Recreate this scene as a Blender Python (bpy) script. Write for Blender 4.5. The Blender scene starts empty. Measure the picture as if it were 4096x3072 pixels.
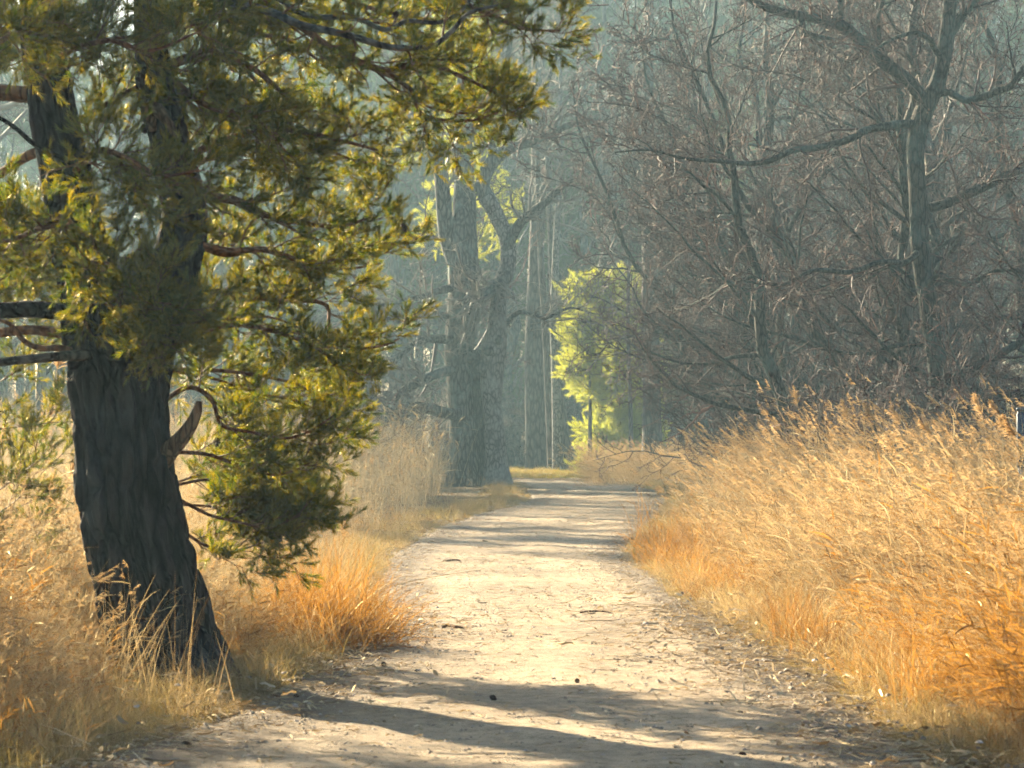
import bpy, math, random
import numpy as np
from mathutils import Vector, noise

# ------------------------------------------------------------------ camera, sky, sun, exposure
SC = bpy.context.scene
COL = SC.collection
F = 2844.0            # focal length in pixels of the 1024 wide frame (100 mm lens)
HZ = 430.0            # row of the horizon
EYE = 1.5
SUN_AZ = math.radians(36)     # left of straight ahead
SUN_EL = math.radians(21)

cam_d = bpy.data.cameras.new('camera')
cam = bpy.data.objects.new('camera', cam_d)
COL.objects.link(cam)
SC.camera = cam
cam.location = (0, 0, EYE)
cam.rotation_euler = (math.pi / 2 + math.atan((HZ - 384) / F), 0, 0)
cam_d.sensor_width = 36
cam_d.lens = 100
cam_d.clip_start = 0.1
cam_d.clip_end = 2000
cam_d.dof.use_dof = True
cam_d.dof.focus_distance = 58
cam_d.dof.aperture_fstop = 10
cam_d.dof.aperture_blades = 0

W = bpy.data.worlds.new('World')
SC.world = W
W.use_nodes = True
wn = W.node_tree
wn.nodes.clear()
w_out = wn.nodes.new('ShaderNodeOutputWorld')
w_bg = wn.nodes.new('ShaderNodeBackground')
w_sky = wn.nodes.new('ShaderNodeTexSky')
w_sky.sky_type = 'NISHITA'
w_sky.sun_disc = False
w_sky.sun_elevation = SUN_EL
w_sky.sun_rotation = -SUN_AZ
w_sky.air_density = 1.0
w_sky.dust_density = 2.0
w_bg.inputs['Strength'].default_value = 0.05
wn.links.new(w_sky.outputs[0], w_bg.inputs[0])
wn.links.new(w_bg.outputs[0], w_out.inputs[0])

sun_d = bpy.data.lights.new('sun', 'SUN')
sun = bpy.data.objects.new('sun', sun_d)
COL.objects.link(sun)
sun_d.energy = 5.0
sun_d.angle = math.radians(0.6)
sun_d.color = (1.0, 0.83, 0.56)
to_sun = Vector((-math.sin(SUN_AZ) * math.cos(SUN_EL), math.cos(SUN_AZ) * math.cos(SUN_EL), math.sin(SUN_EL)))
sun.rotation_euler = to_sun.to_track_quat('Z', 'Y').to_euler()
sun.location = (-30, 60, 60)

SC.view_settings.view_transform = 'Standard'
SC.view_settings.look = 'None'
SC.view_settings.exposure = 2.3
SC.view_settings.gamma = 1.0
SC.render.engine = 'CYCLES'
cy = SC.cycles
cy.use_denoising = True
cy.denoising_prefilter = 'FAST'
cy.max_bounces = 4
cy.diffuse_bounces = 2
cy.glossy_bounces = 2
cy.transmission_bounces = 3
cy.volume_bounces = 0
cy.transparent_max_bounces = 4
cy.caustics_reflective = False
cy.caustics_refractive = False
cy.use_adaptive_sampling = True
cy.adaptive_threshold = 0.035
cy.adaptive_min_samples = 16
cy.debug_use_spatial_splits = True
cy.sample_clamp_indirect = 6

RS = np.random.RandomState
random.seed(5)


def P(px, py, d):
    """world point seen at a picture place at depth d"""
    return np.array([(px - 512) / F * d, d, EYE - (py - HZ) / F * d])


def G(px, py):
    """ground point (z = 0) seen at a picture place"""
    d = EYE * F / (py - HZ)
    return np.array([(px - 512) / F * d, d, 0.0])


# ------------------------------------------------------------------ materials
def new_mat(name):
    m = bpy.data.materials.new(name)
    m.use_nodes = True
    nt = m.node_tree
    nt.nodes.clear()
    out = nt.nodes.new('ShaderNodeOutputMaterial')
    return m, nt, out


def N(nt, t, **kw):
    n = nt.nodes.new(t)
    for k, v in kw.items():
        if k in n.inputs:
            n.inputs[k].default_value = v
        else:
            setattr(n, k, v)
    return n


def ramp(nt, stops, fac=None):
    r = nt.nodes.new('ShaderNodeValToRGB')
    el = r.color_ramp.elements
    while len(el) < len(stops):
        el.new(0.5)
    for e, (p, c) in zip(el, stops):
        e.position = p
        e.color = (c[0], c[1], c[2], 1)
    if fac is not None:
        nt.links.new(fac, r.inputs[0])
    return r


def mixc(nt, a, b, fac, blend='MIX'):
    m = nt.nodes.new('ShaderNodeMix')
    m.data_type = 'RGBA'
    m.blend_type = blend
    for s, v in ((6, a), (7, b), (0, fac)):
        if hasattr(v, 'links') or hasattr(v, 'is_output'):
            nt.links.new(v, m.inputs[s])
        elif isinstance(v, (int, float)):
            m.inputs[s].default_value = v
        else:
            m.inputs[s].default_value = (v[0], v[1], v[2], 1)
    return m.outputs[2]


def leaf_mat(name, stops, trans=0.5, tboost=(1.2, 1.1, 0.8), gloss=0.08, rough=0.4, nscale=0.0):
    """thin dry or green leaf: diffuse + translucent + a little gloss, tint varies from piece to piece"""
    m, nt, out = new_mat(name)
    info = nt.nodes.new('ShaderNodeObjectInfo')
    fac = info.outputs['Random']
    geo = nt.nodes.new('ShaderNodeNewGeometry')
    add = N(nt, 'ShaderNodeMath', operation='MULTIPLY_ADD')
    nt.links.new(geo.outputs['Random Per Island'], add.inputs[0])
    add.inputs[1].default_value = 0.55
    mul = N(nt, 'ShaderNodeMath', operation='MULTIPLY')
    nt.links.new(fac, mul.inputs[0])
    mul.inputs[1].default_value = 0.45
    nt.links.new(mul.outputs[0], add.inputs[2])
    r = ramp(nt, stops, add.outputs[0])
    d = N(nt, 'ShaderNodeBsdfDiffuse')
    t = N(nt, 'ShaderNodeBsdfTranslucent')
    nt.links.new(r.outputs[0], d.inputs[0])
    tc = mixc(nt, r.outputs[0], tboost, 1.0, 'MULTIPLY')
    nt.links.new(tc, t.inputs[0])
    mx = N(nt, 'ShaderNodeMixShader')
    mx.inputs[0].default_value = trans
    nt.links.new(d.outputs[0], mx.inputs[1])
    nt.links.new(t.outputs[0], mx.inputs[2])
    last = mx.outputs[0]
    if gloss > 0:
        g = N(nt, 'ShaderNodeBsdfGlossy', Roughness=rough)
        g.inputs[0].default_value = (1, 0.85, 0.55, 1)
        mg = N(nt, 'ShaderNodeMixShader')
        mg.inputs[0].default_value = gloss
        nt.links.new(last, mg.inputs[1])
        nt.links.new(g.outputs[0], mg.inputs[2])
        last = mg.outputs[0]
    nt.links.new(last, out.inputs[0])
    return m


def bark_mat(name, dark, light, lichen, scale=(9, 9, 2.5), lichen_amt=0.5, bump=0.6, rough=0.85, spec=0.2):
    m, nt, out = new_mat(name)
    tc = nt.nodes.new('ShaderNodeTexCoord')
    mp = N(nt, 'ShaderNodeMapping')
    mp.inputs['Scale'].default_value = scale
    nt.links.new(tc.outputs['Object'], mp.inputs[0])
    v = N(nt, 'ShaderNodeTexVoronoi', feature='DISTANCE_TO_EDGE')
    v.inputs['Scale'].default_value = 1.6
    n1 = N(nt, 'ShaderNodeTexNoise', Scale=2.2, Detail=6, Roughness=0.65)
    nt.links.new(mp.outputs[0], n1.inputs[0])
    wob = mixc(nt, mp.outputs[0], n1.outputs['Color'], 0.35)
    nt.links.new(wob, v.inputs[0])
    n2 = N(nt, 'ShaderNodeTexNoise', Scale=1.3, Detail=5, Roughness=0.7)
    nt.links.new(tc.outputs['Object'], n2.inputs[0])
    vr = ramp(nt, [(0.0, (0, 0, 0)), (0.22, (1, 1, 1))], v.outputs['Distance'])
    f = N(nt, 'ShaderNodeMath', operation='MULTIPLY')
    nt.links.new(vr.outputs[0], f.inputs[0])
    nt.links.new(n1.outputs[0], f.inputs[1])
    r = ramp(nt, [(0.05, dark), (0.62, light)], f.outputs[0])
    lf = ramp(nt, [(0.50, (0, 0, 0)), (0.66, (1, 1, 1))], n2.outputs[0])
    lm = N(nt, 'ShaderNodeMath', operation='MULTIPLY')
    nt.links.new(lf.outputs[0], lm.inputs[0])
    lm.inputs[1].default_value = lichen_amt
    c = mixc(nt, r.outputs[0], lichen, lm.outputs[0])
    b = N(nt, 'ShaderNodeBsdfPrincipled', Roughness=rough)
    b.inputs['Specular IOR Level'].default_value = spec
    nt.links.new(c, b.inputs['Base Color'])
    bp = N(nt, 'ShaderNodeBump', Strength=bump, Distance=0.03)
    nt.links.new(f.outputs[0], bp.inputs['Height'])
    nt.links.new(bp.outputs[0], b.inputs['Normal'])
    nt.links.new(b.outputs[0], out.inputs[0])
    return m


def twig_mat(name, stops, rough=0.65, spec=0.22):
    m, nt, out = new_mat(name)
    geo = nt.nodes.new('ShaderNodeNewGeometry')
    r = ramp(nt, stops, geo.outputs['Random Per Island'])
    b = N(nt, 'ShaderNodeBsdfPrincipled', Roughness=rough)
    b.inputs['Specular IOR Level'].default_value = spec
    nt.links.new(r.outputs[0], b.inputs['Base Color'])
    nt.links.new(b.outputs[0], out.inputs[0])
    return m


def plain_mat(name, col, rough=0.6, metal=0.0, var=0.15, nscale=20):
    m, nt, out = new_mat(name)
    tc = nt.nodes.new('ShaderNodeTexCoord')
    n = N(nt, 'ShaderNodeTexNoise', Scale=nscale, Detail=4)
    nt.links.new(tc.outputs['Object'], n.inputs[0])
    r = ramp(nt, [(0.3, [c * (1 - var) for c in col]), (0.7, [c * (1 + var) for c in col])], n.outputs[0])
    b = N(nt, 'ShaderNodeBsdfPrincipled', Roughness=rough, Metallic=metal)
    nt.links.new(r.outputs[0], b.inputs['Base Color'])
    nt.links.new(b.outputs[0], out.inputs[0])
    return m


def path_mat():
    m, nt, out = new_mat('sandy_path')
    tc = nt.nodes.new('ShaderNodeTexCoord')
    pos = tc.outputs['Object']
    big = N(nt, 'ShaderNodeTexNoise', Scale=0.55, Detail=4, Roughness=0.6)
    nt.links.new(pos, big.inputs[0])
    mid = N(nt, 'ShaderNodeTexNoise', Scale=9, Detail=6, Roughness=0.7)
    nt.links.new(pos, mid.inputs[0])
    fine = N(nt, 'ShaderNodeTexNoise', Scale=70, Detail=5, Roughness=0.75)
    nt.links.new(pos, fine.inputs[0])
    c1 = ramp(nt, [(0.3, (0.31, 0.23, 0.14)), (0.68, (0.60, 0.465, 0.295))], big.outputs[0])
    c2 = ramp(nt, [(0.34, (0.45, 0.42, 0.40)), (0.58, (1, 1, 1))], mid.outputs[0])
    c3 = ramp(nt, [(0.36, (0.45, 0.40, 0.36)), (0.5, (1, 1, 1))], fine.outputs[0])
    a = mixc(nt, c1.outputs[0], c2.outputs[0], 0.8, 'MULTIPLY')
    a = mixc(nt, a, c3.outputs[0], 0.75, 'MULTIPLY')
    at = nt.nodes.new('ShaderNodeAttribute')
    at.attribute_name = 'humus'
    soil = N(nt, 'ShaderNodeTexNoise', Scale=2.3, Detail=7, Roughness=0.75)
    nt.links.new(pos, soil.inputs[0])
    sm = N(nt, 'ShaderNodeMath', operation='ADD')
    nt.links.new(at.outputs['Fac'], sm.inputs[0])
    nt.links.new(soil.outputs[0], sm.inputs[1])
    sf = ramp(nt, [(0.62, (0, 0, 0)), (1.15, (1, 1, 1))], sm.outputs[0])
    sf.color_ramp.elements[1].position = 1.0
    sub = N(nt, 'ShaderNodeMath', operation='MULTIPLY')
    nt.links.new(sf.outputs[0], sub.inputs[0])
    sub.inputs[1].default_value = 0.75
    a = mixc(nt, a, (0.13, 0.092, 0.058), sub.outputs[0])
    b = N(nt, 'ShaderNodeBsdfPrincipled', Roughness=0.75)
    b.inputs['Specular IOR Level'].default_value = 0.3
    nt.links.new(a, b.inputs['Base Color'])
    bp = N(nt, 'ShaderNodeBump', Strength=0.7, Distance=0.02)
    h = N(nt, 'ShaderNodeMath', operation='ADD')
    nt.links.new(mid.outputs[0], h.inputs[0])
    nt.links.new(fine.outputs[0], h.inputs[1])
    nt.links.new(h.outputs[0], bp.inputs['Height'])
    nt.links.new(bp.outputs[0], b.inputs['Normal'])
    nt.links.new(b.outputs[0], out.inputs[0])
    return m


def ground_mat():
    m, nt, out = new_mat('straw_soil')
    tc = nt.nodes.new('ShaderNodeTexCoord')
    n = N(nt, 'ShaderNodeTexNoise', Scale=1.2, Detail=8, Roughness=0.7)
    nt.links.new(tc.outputs['Object'], n.inputs[0])
    f = N(nt, 'ShaderNodeTexNoise', Scale=40, Detail=4, Roughness=0.7)
    nt.links.new(tc.outputs['Object'], f.inputs[0])
    r = ramp(nt, [(0.3, (0.11, 0.075, 0.04)), (0.5, (0.20, 0.14, 0.075)), (0.72, (0.27, 0.20, 0.11))], n.outputs[0])
    r2 = ramp(nt, [(0.35, (0.4, 0.38, 0.33)), (0.6, (1, 1, 1))], f.outputs[0])
    c = mixc(nt, r.outputs[0], r2.outputs[0], 0.9, 'MULTIPLY')
    b = N(nt, 'ShaderNodeBsdfPrincipled', Roughness=0.95)
    b.inputs['Specular IOR Level'].default_value = 0.1
    nt.links.new(c, b.inputs['Base Color'])
    bp = N(nt, 'ShaderNodeBump', Strength=0.8, Distance=0.03)
    nt.links.new(f.outputs[0], bp.inputs['Height'])
    nt.links.new(bp.outputs[0], b.inputs['Normal'])
    nt.links.new(b.outputs[0], out.inputs[0])
    return m


M = {}
M['path'] = path_mat()
M['ground'] = ground_mat()
M['pine_bark'] = bark_mat('pine_bark', (0.004, 0.0035, 0.003), (0.050, 0.037, 0.034), (0.065, 0.082, 0.098), (9, 9, 2.0), 0.5, 1.0)
M['pine_limb'] = bark_mat('pine_limb_bark', (0.10, 0.045, 0.02), (0.30, 0.15, 0.07), (0.14, 0.14, 0.12), (16, 16, 8), 0.25, 0.5)
M['grey_bark'] = bark_mat('grey_bark', (0.035, 0.032, 0.028), (0.17, 0.155, 0.13), (0.19, 0.25, 0.22), (9, 9, 2.6), 0.6, 0.8)
M['alder_bark'] = bark_mat('alder_bark', (0.020, 0.020, 0.018), (0.095, 0.082, 0.066), (0.095, 0.15, 0.135), (12, 12, 4), 0.65, 0.7)
M['pale_bark'] = bark_mat('pale_bark', (0.09, 0.085, 0.075), (0.30, 0.28, 0.25), (0.34, 0.36, 0.32), (10, 10, 5), 0.7, 0.6)
M['far_bark'] = bark_mat('far_bark', (0.04, 0.033, 0.028), (0.15, 0.12, 0.095), (0.14, 0.17, 0.14), (6, 6, 1.8), 0.4, 0.6)
M['twig'] = twig_mat('alder_twig', [(0.0, (0.030, 0.018, 0.018)), (0.45, (0.085, 0.050, 0.047)), (0.8, (0.17, 0.115, 0.10)), (1.0, (0.19, 0.08, 0.055))])
M['pale_twig'] = twig_mat('pale_twig', [(0.0, (0.12, 0.10, 0.085)), (0.6, (0.24, 0.21, 0.17)), (1.0, (0.30, 0.27, 0.22))])
M['pine_twig'] = twig_mat('pine_twig', [(0.0, (0.09, 0.045, 0.022)), (1.0, (0.22, 0.12, 0.06))], 0.6)
M['cone'] = twig_mat('cone_scales', [(0.0, (0.035, 0.020, 0.014)), (1.0, (0.10, 0.055, 0.035))], 0.6)
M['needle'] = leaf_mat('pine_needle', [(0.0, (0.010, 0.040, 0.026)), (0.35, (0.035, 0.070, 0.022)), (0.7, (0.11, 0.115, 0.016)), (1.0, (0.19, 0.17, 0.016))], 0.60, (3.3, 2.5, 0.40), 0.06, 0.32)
M['needle_lit'] = leaf_mat('sunlit_pine_needle', [(0.0, (0.20, 0.24, 0.05)), (1.0, (0.40, 0.40, 0.08))], 0.68, (1.7, 1.65, 0.9), 0.06, 0.35)  # sun glow put into the needle colour, far brighter than the other pines
M['needle_far'] = leaf_mat('far_needle', [(0.0, (0.03, 0.055, 0.028)), (1.0, (0.075, 0.10, 0.04))], 0.35, (1.8, 1.6, 0.7), 0.05, 0.4)
M['reed'] = leaf_mat('dry_reed', [(0.0, (0.07, 0.042, 0.02)), (0.2, (0.20, 0.13, 0.06)), (0.5, (0.34, 0.255, 0.14)), (0.8, (0.44, 0.35, 0.21)), (1.0, (0.56, 0.46, 0.30))], 0.5, (1.15, 1.05, 0.85), 0.05, 0.4)
M['reed_orange'] = leaf_mat('orange_reed', [(0.0, (0.06, 0.03, 0.012)), (0.25, (0.20, 0.10, 0.03)), (0.5, (0.32, 0.17, 0.045)), (0.8, (0.44, 0.25, 0.07)), (1.0, (0.50, 0.36, 0.17))], 0.5, (1.2, 1.05, 0.7), 0.05, 0.4)
M['reed_pale'] = leaf_mat('pale_reed', [(0.0, (0.24, 0.18, 0.10)), (0.5, (0.38, 0.31, 0.20)), (1.0, (0.50, 0.44, 0.31))], 0.45, (1.2, 1.1, 0.9), 0.04, 0.4)
M['plume'] = leaf_mat('reed_plume', [(0.0, (0.28, 0.18, 0.09)), (0.5, (0.42, 0.30, 0.17)), (1.0, (0.54, 0.43, 0.28))], 0.55, (1.15, 1.05, 0.85), 0.0)
M['turf'] = leaf_mat('verge_grass', [(0.0, (0.14, 0.14, 0.05)), (0.3, (0.25, 0.20, 0.085)), (0.7, (0.36, 0.28, 0.13)), (1.0, (0.45, 0.38, 0.22))], 0.45, (1.2, 1.1, 0.7), 0.04, 0.4)
M['moss'] = leaf_mat('mossy_turf', [(0.0, (0.16, 0.17, 0.04)), (0.6, (0.28, 0.26, 0.07)), (1.0, (0.38, 0.33, 0.12))], 0.4, (1.3, 1.2, 0.6), 0.0)
M['straw'] = leaf_mat('straw_litter', [(0.0, (0.10, 0.06, 0.03)), (0.4, (0.25, 0.17, 0.09)), (0.75, (0.45, 0.35, 0.22)), (1.0, (0.62, 0.54, 0.40))], 0.2, (1.1, 1.0, 0.8), 0.12, 0.35)
M['pebble'] = twig_mat('pebble', [(0.0, (0.09, 0.075, 0.06)), (0.6, (0.24, 0.19, 0.14)), (1.0, (0.40, 0.34, 0.28))], 0.8, 0.3)
M['navy'] = plain_mat('navy_paint', (0.012, 0.035, 0.075), 0.35, 0.0, 0.1, 6)
M['steel'] = plain_mat('grey_post', (0.30, 0.33, 0.36), 0.45, 0.6, 0.15, 12)
M['panel'] = plain_mat('board_face', (0.30, 0.33, 0.30), 0.4, 0.0, 0.1, 5)
M['dead'] = bark_mat('dead_wood', (0.07, 0.04, 0.022), (0.27, 0.17, 0.10), (0.2, 0.18, 0.15), (24, 24, 4), 0.2, 0.8)


# ------------------------------------------------------------------ mesh helpers
class MB:
    def __init__(self):
        self.v, self.t, self.q, self.n = [], [], [], 0

    def add(self, v, t=None, q=None):
        v = np.asarray(v, dtype=np.float64).reshape(-1, 3)
        if t is not None and len(t):
            self.t.append(np.asarray(t, dtype=np.int64).reshape(-1, 3) + self.n)
        if q is not None and len(q):
            self.q.append(np.asarray(q, dtype=np.int64).reshape(-1, 4) + self.n)
        self.v.append(v)
        self.n += len(v)

    def mesh(self, name, mat, smooth=True):
        V = np.concatenate(self.v) if self.v else np.zeros((0, 3))
        T = np.concatenate(self.t) if self.t else np.zeros((0, 3), int)
        Q = np.concatenate(self.q) if self.q else np.zeros((0, 4), int)
        me = bpy.data.meshes.new(name)
        me.vertices.add(len(V))
        me.vertices.foreach_set('co', V.ravel())
        nl = len(T) * 3 + len(Q) * 4
        me.loops.add(nl)
        me.loops.foreach_set('vertex_index', np.concatenate([T.ravel(), Q.ravel()]).astype(np.int32))
        me.polygons.add(len(T) + len(Q))
        ls = np.concatenate([np.arange(len(T)) * 3, len(T) * 3 + np.arange(len(Q)) * 4]).astype(np.int32)
        me.polygons.foreach_set('loop_start', ls)
        if smooth:
            me.polygons.foreach_set('use_smooth', np.ones(len(ls), dtype=bool))
        me.update(calc_edges=True)
        me.materials.append(mat)
        return me

    def build(self, name, mat, parent=None, smooth=True, loc=None):
        o = bpy.data.objects.new(name, self.mesh(name, mat, smooth))
        COL.objects.link(o)
        o.parent = parent
        return o


def norm(a):
    return a / np.maximum(np.linalg.norm(a, axis=-1, keepdims=True), 1e-9)


def tubes(mb, Pt, R, k=3, cap=True):
    """many tubes at once: Pt (N,n,3), R (N,n)"""
    Pt = np.asarray(Pt, float)
    R = np.asarray(R, float)
    Nn, n = R.shape
    if Nn == 0:
        return
    T = np.empty_like(Pt)
    T[:, 1:-1] = Pt[:, 2:] - Pt[:, :-2]
    T[:, 0] = Pt[:, 1] - Pt[:, 0]
    T[:, -1] = Pt[:, -1] - Pt[:, -2]
    T = norm(T)
    mean = norm(T.mean(axis=1))
    ref = np.zeros((Nn, 3))
    ref[np.arange(Nn), np.argmin(np.abs(mean), axis=1)] = 1
    A = norm(np.cross(T, ref[:, None, :]))
    B = np.cross(T, A)
    ang = np.arange(k) / k * 2 * math.pi
    V = (Pt[:, :, None, :] + R[:, :, None, None] * (np.cos(ang)[None, None, :, None] * A[:, :, None, :]
                                                    + np.sin(ang)[None, None, :, None] * B[:, :, None, :]))
    idx = np.arange(Nn * n * k).reshape(Nn, n, k)
    a = idx[:, :-1, :]
    b = np.roll(a, -1, axis=2)
    d = idx[:, 1:, :]
    c = np.roll(d, -1, axis=2)
    quads = np.stack([a, b, c, d], axis=-1).reshape(-1, 4)
    tris = None
    if cap and k == 3:
        tris = idx[:, -1, :].reshape(-1, 3)
    elif cap:
        f = [(idx[:, -1, 0], idx[:, -1, j], idx[:, -1, j + 1]) for j in range(1, k - 1)]
        tris = np.concatenate([np.stack(x, axis=-1) for x in f])
    mb.add(V.reshape(-1, 3), tris, quads)


def ribbons(mb, Pt, Wd, side):
    """flat strips: Pt (N,n,3), Wd (N,n) half widths, side (N,3) or (N,n,3)"""
    if side.ndim == 2:
        side = np.repeat(side[:, None, :], Pt.shape[1], axis=1)
    L = Pt - side * Wd[:, :, None]
    Rr = Pt + side * Wd[:, :, None]
    Nn, n = Wd.shape
    V = np.stack([L, Rr], axis=2)
    idx = np.arange(Nn * n * 2).reshape(Nn, n, 2)
    q = np.stack([idx[:, :-1, 0], idx[:, :-1, 1], idx[:, 1:, 1], idx[:, 1:, 0]], axis=-1).reshape(-1, 4)
    mb.add(V.reshape(-1, 3), None, q)


def spline(pts, n, rad=None):
    """Catmull-Rom through control points -> n points (and radii)"""
    pts = np.asarray(pts, float)
    m = len(pts)
    ext = np.vstack([2 * pts[0] - pts[1], pts, 2 * pts[-1] - pts[-2]])
    seg = np.linalg.norm(np.diff(pts, axis=0), axis=1)
    cum = np.concatenate([[0], np.cumsum(seg)])
    s = np.linspace(0, cum[-1], n)
    out = np.zeros((n, pts.shape[1]))
    for i, x in enumerate(s):
        j = min(int(np.searchsorted(cum, x, side='right')) - 1, m - 2)
        t = (x - cum[j]) / max(seg[j], 1e-9)
        p0, p1, p2, p3 = ext[j], ext[j + 1], ext[j + 2], ext[j + 3]
        out[i] = 0.5 * (2 * p1 + (p2 - p0) * t + (2 * p0 - 5 * p1 + 4 * p2 - p3) * t * t + (3 * p1 - p0 - 3 * p2 + p3) * t ** 3)
    if rad is None:
        return out
    return out, np.interp(s, cum, rad)


def walk(rng, start, d, length, r0, n, wig=0.25, trop=(0, 0, 0.05), tip=0.25):
    """grow N wandering branches"""
    Nn = len(start)
    Pt = np.zeros((Nn, n, 3))
    Pt[:, 0] = start
    d = norm(d)
    step = length / (n - 1)
    trop = np.asarray(trop, float)
    for i in range(1, n):
        d = norm(d + rng.normal(0, wig, (Nn, 3)) + trop)
        Pt[:, i] = Pt[:, i - 1] + d * step[:, None]
    R = r0[:, None] * np.linspace(1, tip, n)[None, :]
    return Pt, R


def children(rng, Pt, R, m, u0, u1, ang, lenf, len_abs=None, rf=0.6, rmin=0.0012, n=4, wig=0.25, trop=(0, 0, 0.05), tip=0.3, taper=0.5, bias=None):
    """spawn m side branches from each parent"""
    Nn, k, _ = Pt.shape
    L = np.linalg.norm(np.diff(Pt, axis=1), axis=2).sum(axis=1)
    u = (np.arange(m)[None, :] + rng.rand(Nn, m)) / m * (u1 - u0) + u0
    f = u * (k - 1)
    i = np.minimum(f.astype(int), k - 2)
    t = (f - i)[..., None]
    row = np.arange(Nn)[:, None]
    pos = Pt[row, i] * (1 - t) + Pt[row, i + 1] * t
    tan = norm(Pt[row, i + 1] - Pt[row, i])
    rad = R[row, i] * (1 - t[..., 0]) + R[row, i + 1] * t[..., 0]
    rv = rng.normal(0, 1, tan.shape)
    if bias is not None:
        rv = rv + np.asarray(bias)
    perp = norm(rv - (rv * tan).sum(-1, keepdims=True) * tan)
    a = rng.uniform(ang[0], ang[1], u.shape)[..., None]
    d = tan * np.cos(a) + perp * np.sin(a)
    ln = (np.repeat(L[:, None], m, 1) * lenf if len_abs is None else np.full(u.shape, len_abs))
    ln = ln * rng.uniform(0.55, 1.25, u.shape) * (1 - taper * u)
    r = np.maximum(rad * rf * rng.uniform(0.7, 1.0, u.shape), rmin)
    return walk(rng, pos.reshape(-1, 3), d.reshape(-1, 3), ln.ravel(), r.ravel(), n, wig, trop, tip)


# ------------------------------------------------------------------ objects, labels, copies
def tag(o, label, cat, group=None):
    o['label'] = label
    o['category'] = cat
    if group:
        o['group'] = group
    return o


def thing(name, loc, label=None, cat=None, group=None):
    o = bpy.data.objects.new(name, None)
    COL.objects.link(o)
    o.location = [float(c) for c in loc]
    o.empty_display_size = 0.2
    if label:
        tag(o, label, cat, group)
    return o


def part(mb, name, mat, parent, base, stuff=False, smooth=True):
    """a part given in world places under a thing whose empty is at base"""
    b = np.asarray(base, float)
    mb.v = [v - b for v in mb.v]
    o = mb.build(name, mat, parent, smooth)
    if stuff:
        o['kind'] = 'stuff'
    return o


def place_copy(kit, name, loc, rz, scale, label, cat, group=None, tilt=(0, 0)):
    """a new thing made of linked copies of the prototype's parts"""
    e = thing(name, loc, label, cat, group)
    e.rotation_euler = (tilt[0], tilt[1], rz)
    e.scale = (scale,) * 3
    for (pname, me, stuff) in kit:
        c = bpy.data.objects.new(pname, me)
        COL.objects.link(c)
        c.parent = e
        if stuff:
            c['kind'] = 'stuff'
    return e


# scattering of stuff with geometry nodes
def scatter_group(name, protos):
    ng = bpy.data.node_groups.new(name, 'GeometryNodeTree')
    ng.interface.new_socket('Geometry', in_out='INPUT', socket_type='NodeSocketGeometry')
    ng.interface.new_socket('Geometry', in_out='OUTPUT', socket_type='NodeSocketGeometry')
    gi = ng.nodes.new('NodeGroupInput')
    go = ng.nodes.new('NodeGroupOutput')
    m2p = ng.nodes.new('GeometryNodeMeshToPoints')
    iop = ng.nodes.new('GeometryNodeInstanceOnPoints')
    join = ng.nodes.new('GeometryNodeJoinGeometry')
    ng.links.new(gi.outputs[0], m2p.inputs[0])
    ng.links.new(m2p.outputs[0], iop.inputs['Points'])
    for p in reversed(protos):
        oi = ng.nodes.new('GeometryNodeObjectInfo')
        oi.inputs['Object'].default_value = p
        oi.inputs['As Instance'].default_value = True
        ng.links.new(oi.outputs['Geometry'], join.inputs[0])
    ng.links.new(join.outputs[0], iop.inputs['Instance'])
    iop.inputs['Pick Instance'].default_value = True

    def attr(nm, dt):
        a = ng.nodes.new('GeometryNodeInputNamedAttribute')
        a.data_type = dt
        a.inputs[0].default_value = nm
        return a.outputs[0]
    ng.links.new(attr('idx', 'INT'), iop.inputs['Instance Index'])
    e2r = ng.nodes.new('FunctionNodeEulerToRotation')
    ng.links.new(attr('rot', 'FLOAT_VECTOR'), e2r.inputs[0])
    ng.links.new(e2r.outputs[0], iop.inputs['Rotation'])
    ng.links.new(attr('scl', 'FLOAT_VECTOR'), iop.inputs['Scale'])
    ng.links.new(iop.outputs[0], go.inputs[0])
    return ng


def scatter(name, pts, rot, scl, idx, ng, parent=None, base=(0, 0, 0)):
    pts = np.asarray(pts, float) - np.asarray(base, float)
    n = len(pts)
    me = bpy.data.meshes.new(name)
    me.vertices.add(n)
    me.vertices.foreach_set('co', pts.ravel())
    a = me.attributes.new('rot', 'FLOAT_VECTOR', 'POINT')
    a.data.foreach_set('vector', np.asarray(rot, float).ravel())
    scl = np.asarray(scl, float)
    if scl.ndim == 1:
        scl = np.repeat(scl[:, None], 3, axis=1)
    a = me.attributes.new('scl', 'FLOAT_VECTOR', 'POINT')
    a.data.foreach_set('vector', scl.ravel())
    a = me.attributes.new('idx', 'INT', 'POINT')
    a.data.foreach_set('value', np.asarray(idx, dtype=np.int32))
    me.update()
    o = bpy.data.objects.new(name, me)
    COL.objects.link(o)
    o.parent = parent
    o['kind'] = 'stuff'
    md = o.modifiers.new('scatter', 'NODES')
    md.node_group = ng
    return o


def proto(mb_list, name):
    """prototype object for scattering (kept out of the scene); list of (MB, mat)"""
    if len(mb_list) == 1:
        me = mb_list[0][0].mesh(name, mb_list[0][1])
    else:
        tot = MB()
        mats, cnt = [], []
        for mb, mat in mb_list:
            cnt.append((sum(len(t) for t in mb.t), sum(len(q) for q in mb.q)))
            off = tot.n
            tot.v += mb.v
            tot.t += [t + off for t in mb.t]
            tot.q += [q + off for q in mb.q]
            tot.n += mb.n
            mats.append(mat)
        me = tot.mesh(name, mats[0])
        for m in mats[1:]:
            me.materials.append(m)
        mi = np.concatenate([np.full(c[0], i) for i, c in enumerate(cnt)] + [np.full(c[1], i) for i, c in enumerate(cnt)]).astype(np.int32)
        me.polygons.foreach_set('material_index', mi)
    return bpy.data.objects.new(name, me)


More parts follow.
